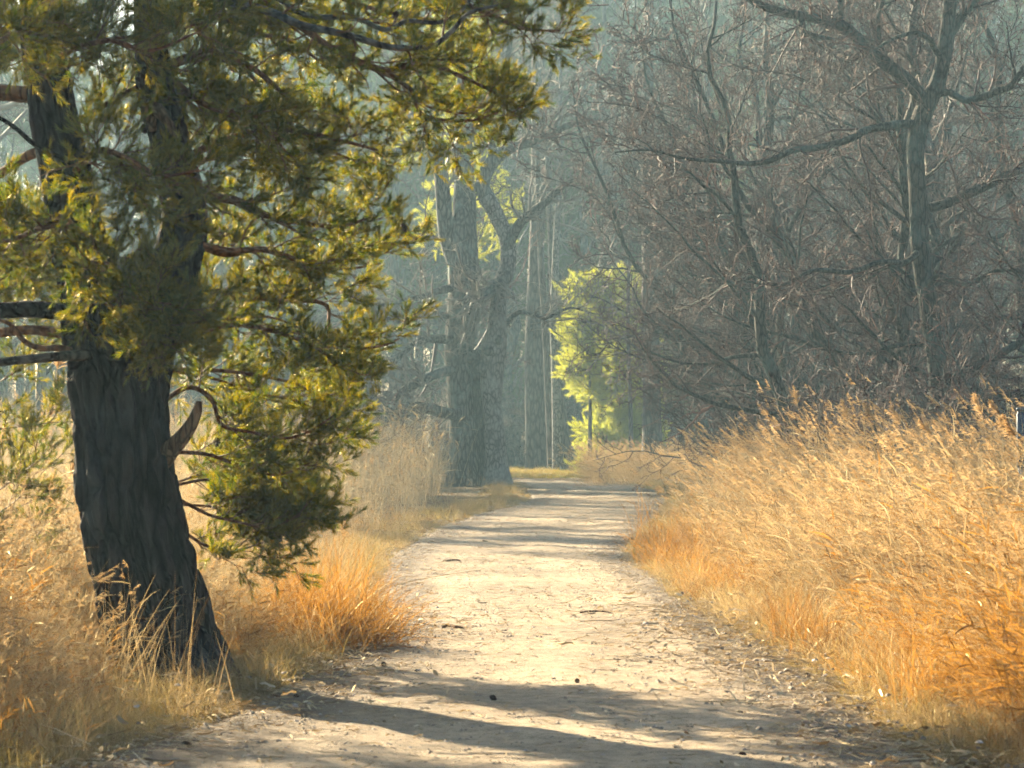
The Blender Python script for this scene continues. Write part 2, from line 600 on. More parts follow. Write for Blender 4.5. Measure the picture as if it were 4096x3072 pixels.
def dir_euler(d, roll):
    """euler angles that carry +Z onto d"""
    d = norm(np.asarray(d, float))
    th = np.arccos(np.clip(d[:, 2], -1, 1))
    ph = np.arctan2(d[:, 1], d[:, 0])
    # R = Rz(ph) Ry(th) Rz(roll); as XYZ euler = Rz(c) Ry(b) Rx(a)
    cr, sr = np.cos(roll), np.sin(roll)
    ct, st = np.cos(th), np.sin(th)
    cp, sp = np.cos(ph), np.sin(ph)
    m00 = cp * ct * cr - sp * sr
    m10 = sp * ct * cr + cp * sr
    m20 = -st * cr
    m21 = st * sr
    m22 = ct
    b = np.arcsin(np.clip(-m20, -1, 1))
    a = np.arctan2(m21, m22)
    c = np.arctan2(m10, m00)
    return np.stack([a, b, c], axis=1)


# ------------------------------------------------------------------ the setting: ground and path
EL = np.array([(-160, 900), (40, 780), (130, 745), (215, 715), (268, 692), (312, 670), (345, 645), (368, 620), (378, 600), (377, 578),
               (384, 560), (405, 545), (436, 528), (480, 513), (522, 503), (527, 495), (513, 489), (498, 485), (470, 482.5), (420, 480)], float)
ER = np.array([(1200, 900), (1010, 790), (940, 745), (885, 710), (840, 680), (790, 650), (745, 625), (700, 600), (668, 578), (648, 562),
               (642, 552), (648, 540), (660, 526), (672, 512), (676, 502), (668, 494), (640, 486.5), (590, 481.5), (500, 478.5), (420, 477)], float)
LE = np.array([G(*p)[:2] for p in EL])
RE = np.array([G(*p)[:2] for p in ER])


def edge_x(E, y):
    """x of a path edge at depth y (valid up to the bend)"""
    o = np.argsort(E[:16, 1])
    return np.interp(y, E[:16, 1][o], E[:16, 0][o])


def ground_z(x, y):
    return 0.0


def make_ground():
    mb = MB()
    ys = np.concatenate([np.linspace(-24, 10, 12), np.linspace(10.3, 60, 190), np.linspace(61, 130, 60), np.linspace(133, 244, 20)])
    xs = np.concatenate([np.linspace(-124, -16, 22), np.linspace(-15.5, 15.5, 150), np.linspace(16, 124, 22)])
    X, Y = np.meshgrid(xs, ys)
    Z = np.zeros_like(X)
    for i in range(X.shape[0]):
        l, r = edge_x(LE, Y[i, 0]), edge_x(RE, Y[i, 0])
        for j in range(X.shape[1]):
            x, y = X[i, j], Y[i, j]
            out = max(l - x, x - r, 0) if y < 85 else 1.0
            w = min(out / 0.5, 1)
            Z[i, j] = -0.03 + w * (0.04 + 0.05 * noise.noise((x * 1.3, y * 0.9, 0)) + 0.03 * noise.noise((x * 4, y * 3, 3)))
    nx, ny = len(xs), len(ys)
    idx = np.arange(nx * ny).reshape(ny, nx)
    q = np.stack([idx[:-1, :-1], idx[:-1, 1:], idx[1:, 1:], idx[1:, :-1]], -1).reshape(-1, 4)
    mb.add(np.stack([X, Y, Z], -1).reshape(-1, 3), None, q)
    o = mb.build('ground', M['ground'])
    o['kind'] = 'structure'
    mb = MB()
    n, k = 520, 41
    L = spline(LE, n)
    R = spline(RE, n)
    t = np.linspace(0, 1, k)
    V = np.zeros((n, k, 3))
    for i in range(n):
        for j in range(k):
            p = L[i] * (1 - t[j]) + R[i] * t[j]
            e = min(t[j], 1 - t[j])
            if e < 0.01:
                s = 0.40 * noise.noise((p[0] * 1.6, p[1] * 0.8, 1)) + 0.2 * noise.noise((p[0] * 7, p[1] * 4, 5))
                p = p + np.array([s, 0])
            z = 0.014 + 0.030 * noise.noise((p[0] * 1.5, p[1] * 0.45, 7)) + 0.012 * noise.noise((p[0] * 5, p[1] * 2.4, 9)) - 0.03 * (1 - min(e / 0.06, 1))
            V[i, j] = (p[0], p[1], z)
    idx = np.arange(n * k).reshape(n, k)
    q = np.stack([idx[:-1, :-1], idx[:-1, 1:], idx[1:, 1:], idx[1:, :-1]], -1).reshape(-1, 4)
    mb.add(V.reshape(-1, 3), None, q)
    o = mb.build('path', M['path'])
    a = o.data.attributes.new('humus', 'FLOAT', 'POINT')
    e_ = np.minimum(t, 1 - t)
    a.data.foreach_set('value', np.tile(np.clip(1 - e_ / 0.24, 0, 1), n))
    o['kind'] = 'structure'


make_ground()


# ------------------------------------------------------------------ bare broadleaf trees (prototype kits)
def rings(mb, Pt, R, k, seed, amp=0.12, flare=0.0, freq=3.0):
    """one rough trunk or limb with lumpy rings"""
    n = len(Pt)
    T = np.gradient(Pt, axis=0)
    T = norm(T)
    ref = np.array([0.0, 1.0, 0.0]) if abs(T[:, 1].mean()) < 0.8 else np.array([1.0, 0, 0])
    A = norm(np.cross(T, ref))
    B = np.cross(T, A)
    V = np.zeros((n, k, 3))
    for i in range(n):
        for j in range(k):
            a = 2 * math.pi * j / k
            rr = R[i]
            ca, sa = math.cos(a), math.sin(a)
            h = i / max(n - 1, 1)
            q = (ca * 1.5 + seed * 7.1, sa * 1.5, Pt[i, 2] * freq * 0.35 + seed)
            rr *= 1 + amp * (noise.noise(q) + 0.6 * noise.noise((q[0] * 2.6, q[1] * 2.6, q[2] * 1.8)))
            if flare:
                rr *= 1 + flare * math.exp(-h * 9) * (0.7 + 0.5 * math.sin(a * 4 + seed) + 0.3 * math.sin(a * 7 + seed * 2))
            V[i, j] = Pt[i] + rr * (ca * A[i] + sa * B[i])
    idx = np.arange(n * k).reshape(n, k)
    a = idx[:-1]
    q = np.stack([a, np.roll(a, -1, 1), np.roll(idx[1:], -1, 1), idx[1:]], -1).reshape(-1, 4)
    tr = [(idx[-1, 0], idx[-1, j], idx[-1, j + 1]) for j in range(1, k - 1)]
    mb.add(V.reshape(-1, 3), tr, q)


def add_cones(mb, rng, Pt, num, size):
    """little hanging seed cones at branch tips"""
    s = rng.choice(len(Pt), min(num, len(Pt)), replace=False)
    c = Pt[s, -1] + rng.normal(0, 0.008, (len(s), 3))
    for p in c:
        r = size * rng.uniform(0.7, 1.2)
        v = np.array([(0, 0, 1.3), (1, 0, 0), (0, 1, 0), (-1, 0, 0), (0, -1, 0), (0, 0, -1.3)]) * r + p
        mb.add(v, [(0, 1, 2), (0, 2, 3), (0, 3, 4), (0, 4, 1), (5, 2, 1), (5, 3, 2), (5, 4, 3), (5, 1, 4)])


def bare_kit(seed, height, r0, lean, bend, limbs, m2, m3, m4, mat, tmat, l1=0.42, u0=0.2, split=True, cones=0, twig_r=0.0050, trop=(0, 0, 0.06), bias=None):
    rng = RS(seed)
    n = 22
    t = np.linspace(0, 1, n)[:, None]
    top = np.array([lean[0], lean[1], 1.0]) * height
    Pt = t * top + (t * (1 - t)) * np.array([bend[0], bend[1], 0]) * 4
    wob = np.array([[noise.noise((i * 0.35, seed, 0)), noise.noise((i * 0.35, seed, 9)), 0] for i in range(n)]) * 0.035 * height * np.minimum(t * 3, 1)
    Pt = Pt + wob
    R = r0 * (1 - 0.86 * t[:, 0]) ** 0.9
    kit = []
    mb = MB()
    rings(mb, Pt, R, 11, seed, 0.16, 0.35)
    kit.append(('trunk', mb.mesh('trunk', mat), False))
    P1, R1 = children(rng, Pt[None], R[None], limbs, u0, 0.97, (0.6, 1.25), l1, rf=0.55, n=10, wig=0.17, trop=trop, tip=0.12, taper=0.55, bias=bias)
    if split:
        for i in range(len(P1)):
            mb = MB()
            rings(mb, P1[i], R1[i], 6, seed + i, 0.12)
            kit.append(('limb', mb.mesh('limb', mat), False))
        crown = MB()
    else:
        crown = MB()
        tubes(crown, P1, R1, 5)
    P2, R2 = children(rng, P1, R1, m2, 0.15, 1.0, (0.5, 1.1), 0.42, rf=0.55, rmin=0.013, n=6, wig=0.22, trop=trop, tip=0.25, taper=0.5, bias=bias)
    tubes(crown, P2, R2, 4)
    P3, R3 = children(rng, P2, R2, m3, 0.15, 1.0, (0.5, 1.1), 0.5, rf=0.55, rmin=0.0082, n=5, wig=0.26, trop=(0, 0, 0.05), tip=0.4, taper=0.4, bias=bias)
    tubes(crown, P3, R3, 3)
    P4, R4 = children(rng, P3, R3, m4, 0.1, 1.0, (0.5, 1.15), 0.55, rf=0.62, rmin=twig_r, n=3, wig=0.28, trop=(0, 0, 0.06), tip=0.55, taper=0.3)
    tubes(crown, P4, R4, 3)
    kit.append(('twigs' if split else 'crown', crown.mesh('twigs', tmat), True))
    if cones:
        mb = MB()
        add_cones(mb, rng, P4, cones, 0.015)
        kit.append(('seed_cones', mb.mesh('seed_cones', M['cone'], False), True))
    return kit


TH = [   # thicket trees: leaning over towards the path
    bare_kit(11, 10.5, 0.16, (-0.22, -0.02), (-0.3, 0.2), 15, 9, 7, 4, M['alder_bark'], M['twig'], cones=350, bias=(-0.3, 0, 0.1)),
    bare_kit(12, 9.0, 0.11, (-0.40, 0.03), (-0.4, 0.0), 13, 9, 7, 4, M['alder_bark'], M['twig'], cones=350, bias=(-0.3, 0, 0.1)),
    bare_kit(13, 11.0, 0.20, (0.06, 0.02), (0.3, -0.2), 15, 9, 7, 4, M['grey_bark'], M['twig'], cones=300),
    bare_kit(14, 8.0, 0.085, (-0.55, -0.05), (-0.6, 0.1), 13, 9, 7, 4, M['alder_bark'], M['twig'], cones=300, bias=(-0.3, 0, 0.1)),
]


def shrub_kit(seed, height, stems, mat, tmat, spread=0.5, lean=(0, 0)):
    """many-stemmed bush"""
    rng = RS(seed)
    kit = []
    start = rng.normal(0, 0.12, (stems, 3)) * np.array([1, 1, 0])
    d = np.stack([rng.normal(lean[0], spread, stems), rng.normal(lean[1], spread, stems), np.ones(stems)], 1)
    P0, R0 = walk(rng, start, d, height * rng.uniform(0.7, 1.1, stems), rng.uniform(0.012, 0.03, stems), 10, 0.14, (0, 0, 0.02), 0.2)
    for i in range(stems):
        mb = MB()
        rings(mb, P0[i], R0[i], 6, seed + i, 0.08)
        kit.append(('stem', mb.mesh('stem', mat), False))
    cr = MB()
    P2, R2 = children(rng, P0, R0, 14, 0.1, 1.0, (0.5, 1.2), 0.32, rf=0.5, rmin=0.009, n=6, wig=0.24, trop=(0, 0, 0.05), tip=0.4)
    tubes(cr, P2, R2, 3)
    P3, R3 = children(rng, P2, R2, 6, 0.1, 1.0, (0.5, 1.2), 0.5, rf=0.6, rmin=0.006, n=4, wig=0.3, trop=(0, 0, 0.03), tip=0.5)
    tubes(cr, P3, R3, 3)
    P4, R4 = children(rng, P3, R3, 2, 0.1, 1.0, (0.5, 1.2), 0.6, rf=0.6, rmin=0.0042, n=3, wig=0.3, tip=0.6)
    tubes(cr, P4, R4, 3)
    kit.append(('twigs', cr.mesh('twigs', tmat), True))
    return kit


SH = [shrub_kit(31, 3.6, 12, M['alder_bark'], M['twig'], 0.45, (-0.35, 0)),
      shrub_kit(32, 2.8, 11, M['alder_bark'], M['twig'], 0.6, (-0.1, 0)),
      shrub_kit(33, 2.6, 10, M['pale_bark'], M['pale_twig'], 0.5, (0.1, 0))]

FT = [  # trees further back in the wood
    bare_kit(41, 17.0, 0.22, (0.03, 0), (0.3, 0.2), 17, 8, 6, 3, M['far_bark'], M['pale_twig'], l1=0.30, u0=0.12, split=False, twig_r=0.009),
    bare_kit(42, 15.0, 0.16, (-0.10, 0), (-0.4, 0.1), 16, 8, 6, 3, M['far_bark'], M['twig'], l1=0.32, u0=0.1, split=False, twig_r=0.009),
    bare_kit(43, 18.0, 0.28, (0.0, 0), (0.2, -0.3), 18, 8, 6, 3, M['grey_bark'], M['pale_twig'], l1=0.30, u0=0.15, split=False, twig_r=0.009),
]


# ------------------------------------------------------------------ hero trees
def limb_obj(parent, base, ctrl, rads, mat, name='limb', seed=1, k=10, n=None, amp=0.12, label=None):
    n = n or max(10, len(ctrl) * 5)
    pt, r = spline(ctrl, n, rads)
    mb = MB()
    rings(mb, pt, r, k, seed, amp, freq=6)
    o = part(mb, name, mat, parent, base)
    if label:
        o['label'] = label
    return pt, r


def resample(Ps, n=12):
    return np.stack([spline(p, n) for p, _ in Ps]), np.stack([np.interp(np.linspace(0, 1, n), np.linspace(0, 1, len(r)), r) for _, r in Ps])


def central_tree():
    D = 75.0
    s = D / F
    base = G(480, 487)
    base[1] = D
    e = thing('old_tree', base, 'stout old twin-stemmed bare tree with a hollow, standing in the haze at the path bend', 'tree')

    def pl(seq, dd=0.0):
        out = []
        for i, p in enumerate(seq):
            q = P(p[0], p[1], D + (p[2] if len(p) > 2 else 0) + dd)
            q[2] = max(q[2], -0.15)
            out.append(q)
        return out
    trunkmb = MB()
    A = [(463, 489, 0), (464, 470, 0), (463, 440, 0), (461, 410, 0), (459, 375, 0), (459, 345, 0), (462, 310, 0), (463, 275, 0), (463, 237, 0), (464, 200, 0.2), (464, 158, 0.4), (462, 110, 0.5), (466, 40, 0.6), (462, -40, 0.8)]
    ra = [17, 13.5, 12, 12, 13, 14, 15, 16, 14, 11, 9, 8, 6, 4]
    pt, r = spline(pl(A), 60, np.array(ra) * s)
    rings(trunkmb, pt, r, 22, 3, 0.13, 0.25, 2.5)
    part(trunkmb, 'trunk', M['grey_bark'], e, base)
    Bm = MB()
    B = [(497, 489, -0.25), (496, 465, -0.25), (494, 430, -0.2), (492, 395, -0.2), (493, 355, -0.2), (497, 330, -0.15), (498, 305, -0.1), (501, 285, 0), (508, 265, 0), (507, 240, 0.1), (497, 216, 0.2), (486, 196, 0.2)]
    rb = [13, 10, 9.5, 10, 12.5, 10.5, 9, 8.5, 7.5, 7, 8, 9]
    pt2, r2 = spline(pl(B), 50, np.array(rb) * s)
    rings(Bm, pt2, r2, 20, 8, 0.14, 0.3, 2.5)
    part(Bm, 'trunk', M['pale_bark'], e, base)
    # wood joining the two stems round the dark hollow
    jm = MB()
    J = [(480, 489, 0.12), (480, 470, 0.15), (479, 430, 0.2), (478, 395, 0.15), (477, 370, 0.05), (477, 350, 0.05)]
    pj, rj = spline(pl(J), 26, np.array([14, 11, 9, 10, 12, 8]) * s)
    rings(jm, pj, rj, 16, 5, 0.12, 0.2, 2.5)
    part(jm, 'hollow_wood', M['alder_bark'], e, base)
    for (x, y, rr, sd) in ((489, 351, 6.5, 1), (481, 368, 5, 2), (499, 340, 5, 3), (470, 358, 5.5, 4)):
        bm_ = MB()
        c = P(x, y, D - 0.45)
        pb, rbb = spline([c + np.array([0, 0.25, -rr * s]), c, c + np.array([0, 0.1, rr * s])], 9, np.array([0.3, 1, 0.3]) * rr * s)
        rings(bm_, pb, rbb, 10, sd, 0.25)
        part(bm_, 'burl', M['grey_bark'], e, base)
    LIMBS = [
        ([(455, 262, 0), (447, 237, 0), (443, 200, -0.2), (441, 174, -0.3), (433, 150, -0.4), (426, 126, -0.5), (417, 112, -0.6), (405, 80, -0.8), (398, 30, -1), (380, -30, -1)], [8, 8, 7.5, 7, 6.5, 6, 5, 4, 3, 2]),
        ([(486, 196, 0.2), (482, 186, 0.2), (485, 175, 0.1), (493, 161, 0), (502, 153, 0), (514, 147, -0.3), (530, 142, -0.6), (553, 131, -1), (572, 124, -1.4), (600, 120, -2), (640, 108, -2.5)], [8, 7.5, 7, 7, 6.5, 5, 4.5, 3.8, 3, 2, 1]),
        ([(494, 160, 0), (491, 145, 0), (490, 132, -0.2), (500, 130, -0.4), (519, 117, -0.8), (540, 100, -1), (552, 70, -1), (570, 20, -1.4)], [5.5, 4.5, 4, 3.6, 3.2, 2.6, 2, 1]),
        ([(503, 275, 0), (506, 277, -0.2), (496, 285, -0.5), (487, 294, -0.7), (475, 299, -0.9), (463, 304, -1.0)], [6, 6, 5.6, 5.2, 4.8, 3.8]),
        ([(506, 250, 0), (518, 226, -0.2), (532, 212, -0.4), (548, 200, -0.5), (566, 184, -0.8), (590, 172, -1)], [5.5, 5, 4.3, 3.5, 2.2, 1]),
        ([(445, 150, -0.4), (426, 145, -0.4), (395, 152, -0.6), (371, 157, -0.8), (340, 150, -1), (310, 155, -1.4)], [5, 4.5, 4, 3.2, 2.4, 1]),
        ([(456, 340, -0.2), (440, 339, -0.5), (423, 340, -0.8), (411, 346, -1), (392, 362, -1.3), (370, 370, -1.6)], [5, 4.4, 3.6, 2.8, 1.8, 0.8]),
        ([(458, 368, -0.2), (433, 375, -0.6), (414, 384, -0.9), (395, 397, -1.2), (376, 405, -1.5), (362, 413, -1.8), (340, 420, -2.2)], [5.5, 5, 4.6, 4, 3.2, 2.2, 1]),
        ([(458, 414, -0.3), (445, 413, -0.6), (423, 408, -1), (403, 414, -1.3), (385, 422, -1.6), (366, 430, -1.9), (345, 436, -2.2), (318, 440, -2.6)], [6, 5.5, 5, 4.6, 4.2, 3.6, 2.8, 1.2]),
        ([(430, 408, -0.9), (412, 405, -1.2), (395, 410, -1.4), (363, 413, -1.7), (335, 407, -2), (308, 412, -2.3)], [4, 3.6, 3.2, 2.8, 2, 0.9]),
        ([(452, 288, -0.2), (438, 291, -0.5), (425, 296, -0.6), (408, 300, -0.8), (385, 305, -1), (355, 300, -1.2)], [4, 3.4, 2.8, 2.4, 1.6, 0.8]),
        ([(452, 318, 0), (430, 312, -0.4), (405, 322, -0.8), (380, 318, -1.2), (350, 330, -1.4)], [3.2, 2.6, 2.2, 1.6, 0.8]),
        ([(505, 325, 0), (520, 312, -0.3), (545, 318, -0.6), (570, 308, -0.9), (595, 314, -1.2)], [2.8, 2.2, 1.8, 1.2, 0.6]),
        ([(470, 140, 0.3), (480, 110, 0), (500, 80, -0.4), (510, 40, -0.8), (505, -20, -1)], [5, 4, 3, 2.4, 1.4]),
    ]
    Ps = []
    for i, (c, rr) in enumerate(LIMBS):
        Ps.append(limb_obj(e, base, pl(c), np.array(rr) * s * 1.05, M['grey_bark'], 'limb', 20 + i, 9))
    rng = RS(77)
    P1, R1 = resample(Ps, 14)
    cr = MB()
    P2, R2 = children(rng, P1, R1, 15, 0.2, 1.0, (0.4, 1.2), None, len_abs=1.9, rf=0.5, rmin=0.018, n=7, wig=0.25, trop=(0, 0, 0.03), tip=0.3, taper=0.3)
    tubes(cr, P2, R2, 4)
    P3, R3 = children(rng, P2, R2, 8, 0.1, 1.0, (0.5, 1.2), None, len_abs=0.8, rf=0.55, rmin=0.011, n=5, wig=0.3, trop=(0, 0, 0.03), tip=0.4, taper=0.3)
    tubes(cr, P3, R3, 3)
    P4, R4 = children(rng, P3, R3, 3, 0.1, 1.0, (0.5, 1.2), None, len_abs=0.45, rf=0.6, rmin=0.007, n=4, wig=0.3, tip=0.5, taper=0.2)
    tubes(cr, P4, R4, 3)
    part(cr, 'twigs', M['pale_twig'], e, base, True)


def thicket_hero():
    D = 44.0
    s = D / F
    base = P(943, 0, D)
    base[2] = 0
    e = thing('alder_tree', base, 'forked alder with lichen-grey trunk and long arching limb above the tall grass', 'tree')

    def pl(seq):
        out = []
        for p in seq:
            q = P(p[0], p[1], D + (p[2] if len(p) > 2 else 0))
            q[2] = max(q[2], -0.1)
            out.append(q)
        return out
    mb = MB()
    pt, r = spline(pl([(944, 530), (943, 480), (941, 425), (938, 370), (931, 320), (924, 280), (919, 237), (918, 190), (916, 150), (921, 120), (930, 100), (940, 78), (946, 45), (951, 0), (956, -60), (955, -140)]),
                   64, np.array([13, 11, 10.5, 10, 9.5, 9, 9, 9, 9, 10, 9.5, 8, 7.5, 7, 6, 4]) * s)
    rings(mb, pt, r, 16, 2, 0.14, 0.2, 4)
    part(mb, 'trunk', M['alder_bark'], e, base)
    LIMBS = [
        ([(926, 106), (919, 93, -0.1), (907, 79, -0.2), (887, 64, -0.3), (866, 47, -0.4), (850, 30, -0.5), (834, 22, -0.6), (816, 17, -0.7), (797, 14, -0.8), (775, 9, -0.9), (757, 2, -1), (735, -14, -1.1), (700, -40, -1.2)], [7.5, 7, 6.6, 6.4, 6, 5.8, 5.4, 5, 4.8, 4.4, 4, 3.2, 2]),
        ([(915, 124), (900, 124, -0.3), (887, 126, -0.5), (866, 130, -0.8), (850, 139, -1), (819, 147, -1.2), (794, 150, -1.4), (768, 161, -1.5), (745, 163, -1.6), (718, 161, -1.7), (684, 158, -1.8), (650, 150, -1.9), (615, 152, -2)], [5, 4.6, 4.4, 4, 3.6, 3.3, 3, 2.8, 2.4, 2, 1.5, 1, 0.6]),
        ([(930, 208), (948, 203), (970, 193), (990, 184, 0.2), (1015, 172, 0.4), (1050, 165, 0.5)], [5, 5, 5, 4.6, 4, 3]),
        ([(934, 392), (950, 382), (963, 373), (997, 355), (1014, 346), (1045, 330)], [5.5, 5.5, 5.2, 4.6, 4, 3]),
        ([(944, 424), (956, 417, -0.2), (971, 409, -0.3), (997, 397, -0.5), (1017, 394, -0.6), (1050, 388, -0.7)], [5.5, 5.2, 5, 4.5, 4, 3.2]),
        ([(945, 60), (935, 48, -0.2), (930, 38, -0.4), (915, 32, -0.5), (890, 40, -0.6), (870, 52, -0.7), (845, 55, -0.9)], [3.5, 3.2, 3, 2.4, 1.8, 1.2, 0.6]),
        ([(948, 40), (958, 24, 0.1), (966, 12, 0.1), (980, -6, 0.2), (990, -40, 0.3)], [4.5, 4.5, 4.2, 3.6, 2.6]),
        ([(936, 95), (950, 92), (966, 100, -0.2), (985, 96, -0.3), (1000, 90, -0.4), (1013, 84, -0.5), (1030, 60, -0.6)], [3.8, 3.6, 3.4, 4, 4, 4, 3]),
        ([(802, 14, -0.8), (803, 28, -0.9), (806, 33, -1), (818, 36, -1.1), (832, 38, -1.2)], [3.4, 3.6, 3.4, 2.8, 1.6]),
        ([(842, 24, -0.5), (841, 5, -0.6), (839, -30, -0.7)], [3, 2.6, 2]),
        ([(920, 250), (905, 262, -0.4), (880, 262, -0.8), (850, 272, -1.1), (815, 270, -1.5), (780, 285, -1.8), (740, 280, -2.1)], [3.6, 3, 2.8, 2.4, 2, 1.4, 0.7]),
        ([(922, 290), (940, 276, -0.3), (965, 285, -0.6), (1000, 270, -0.8), (1040, 275, -1)], [3.4, 3, 2.6, 2.2, 1.6]),
    ]
    Ps = []
    for i, (c, rr) in enumerate(LIMBS):
        Ps.append(limb_obj(e, base, pl(c), np.array(rr) * s, M['alder_bark'], 'limb', 40 + i, 9))
    rng = RS(78)
    P1, R1 = resample(Ps, 14)
    cr = MB()
    P2, R2 = children(rng, P1, R1, 14, 0.1, 1.0, (0.4, 1.3), None, len_abs=1.2, rf=0.42, rmin=0.012, n=7, wig=0.22, trop=(0, 0, 0.02), tip=0.3, taper=0.3)
    tubes(cr, P2, R2, 4)
    P3, R3 = children(rng, P2, R2, 8, 0.1, 1.0, (0.5, 1.2), None, len_abs=0.55, rf=0.5, rmin=0.007, n=5, wig=0.26, trop=(0, 0, 0.02), tip=0.4, taper=0.3)
    tubes(cr, P3, R3, 3)
    P4, R4 = children(rng, P3, R3, 4, 0.1, 1.0, (0.5, 1.2), None, len_abs=0.28, rf=0.6, rmin=0.0045, n=4, wig=0.3, tip=0.5, taper=0.2)
    tubes(cr, P4, R4, 3)
    part(cr, 'twigs', M['twig'], e, base, True)
    mb = MB()
    add_cones(mb, rng, P4, 900, 0.015)
    part(mb, 'seed_cones', M['cone'], e, base, True, False)


# needle shoots --------------------------------------------------------------
def shoot_mesh(seed, length, needles, nl, w, spread=(0.5, 1.0)):
    rng = RS(seed)
    mb = MB()
    st = np.zeros((needles, 3))
    st[:, 2] = rng.rand(needles) ** 0.8 * length
    az = rng.rand(needles) * 2 * math.pi
    a = rng.uniform(spread[0], spread[1], needles) * (1.15 - 0.7 * st[:, 2] / length)
    d = np.stack([np.cos(az) * np.sin(a), np.sin(az) * np.sin(a), np.cos(a)], 1)
    ln = nl * rng.uniform(0.7, 1.15, needles)
    side = norm(np.cross(d, rng.normal(0, 1, (needles, 3))))
    e1 = st + d * ln[:, None]
    V = np.stack([st - side * w, st + side * w, e1], axis=1).reshape(-1, 3)
    mb.add(V, np.arange(needles * 3).reshape(-1, 3))
    return mb


def shoot_protos(tag_, mat, length, needles, nl, w, num=4):
    return [proto([(shoot_mesh(100 + i, length * (0.8 + 0.15 * i), needles, nl, w), mat)], '%s_%d' % (tag_, i)) for i in range(num)]


NG_NEAR = scatter_group('needle_scatter', shoot_protos('pine_shoot', M['needle'], 0.075, 40, 0.045, 0.0019))
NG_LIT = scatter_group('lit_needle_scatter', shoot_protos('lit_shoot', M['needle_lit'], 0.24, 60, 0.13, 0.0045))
NG_FAR = scatter_group('far_needle_scatter', shoot_protos('far_shoot', M['needle_far'], 0.5, 60, 0.26, 0.014))


def needles_on(name, rng, Pt, per, ng, parent, base, u0=0.35, smin=0.8, smax=1.25, updroop=0.15):
    """needle shoots at the tips and along the outer part of each twig"""
    Nn, k, _ = Pt.shape
    u = u0 + (1 - u0) * (np.arange(per)[None, :] + rng.rand(Nn, per)) / per
    u[:, -1] = 0.97
    f = u * (k - 1)
    i = np.minimum(f.astype(int), k - 2)
    t = (f - i)[..., None]
    row = np.arange(Nn)[:, None]
    pos = (Pt[row, i] * (1 - t) + Pt[row, i + 1] * t).reshape(-1, 3)
    d = norm(Pt[row, i + 1] - Pt[row, i]).reshape(-1, 3)
    d = norm(d + rng.normal(0, 0.35, d.shape) + np.array([0, 0, updroop]))
    n = len(pos)
    return scatter(name, pos, dir_euler(d, rng.rand(n) * 6.28), rng.uniform(smin, smax, n), rng.randint(0, 4, n), ng, parent, base)


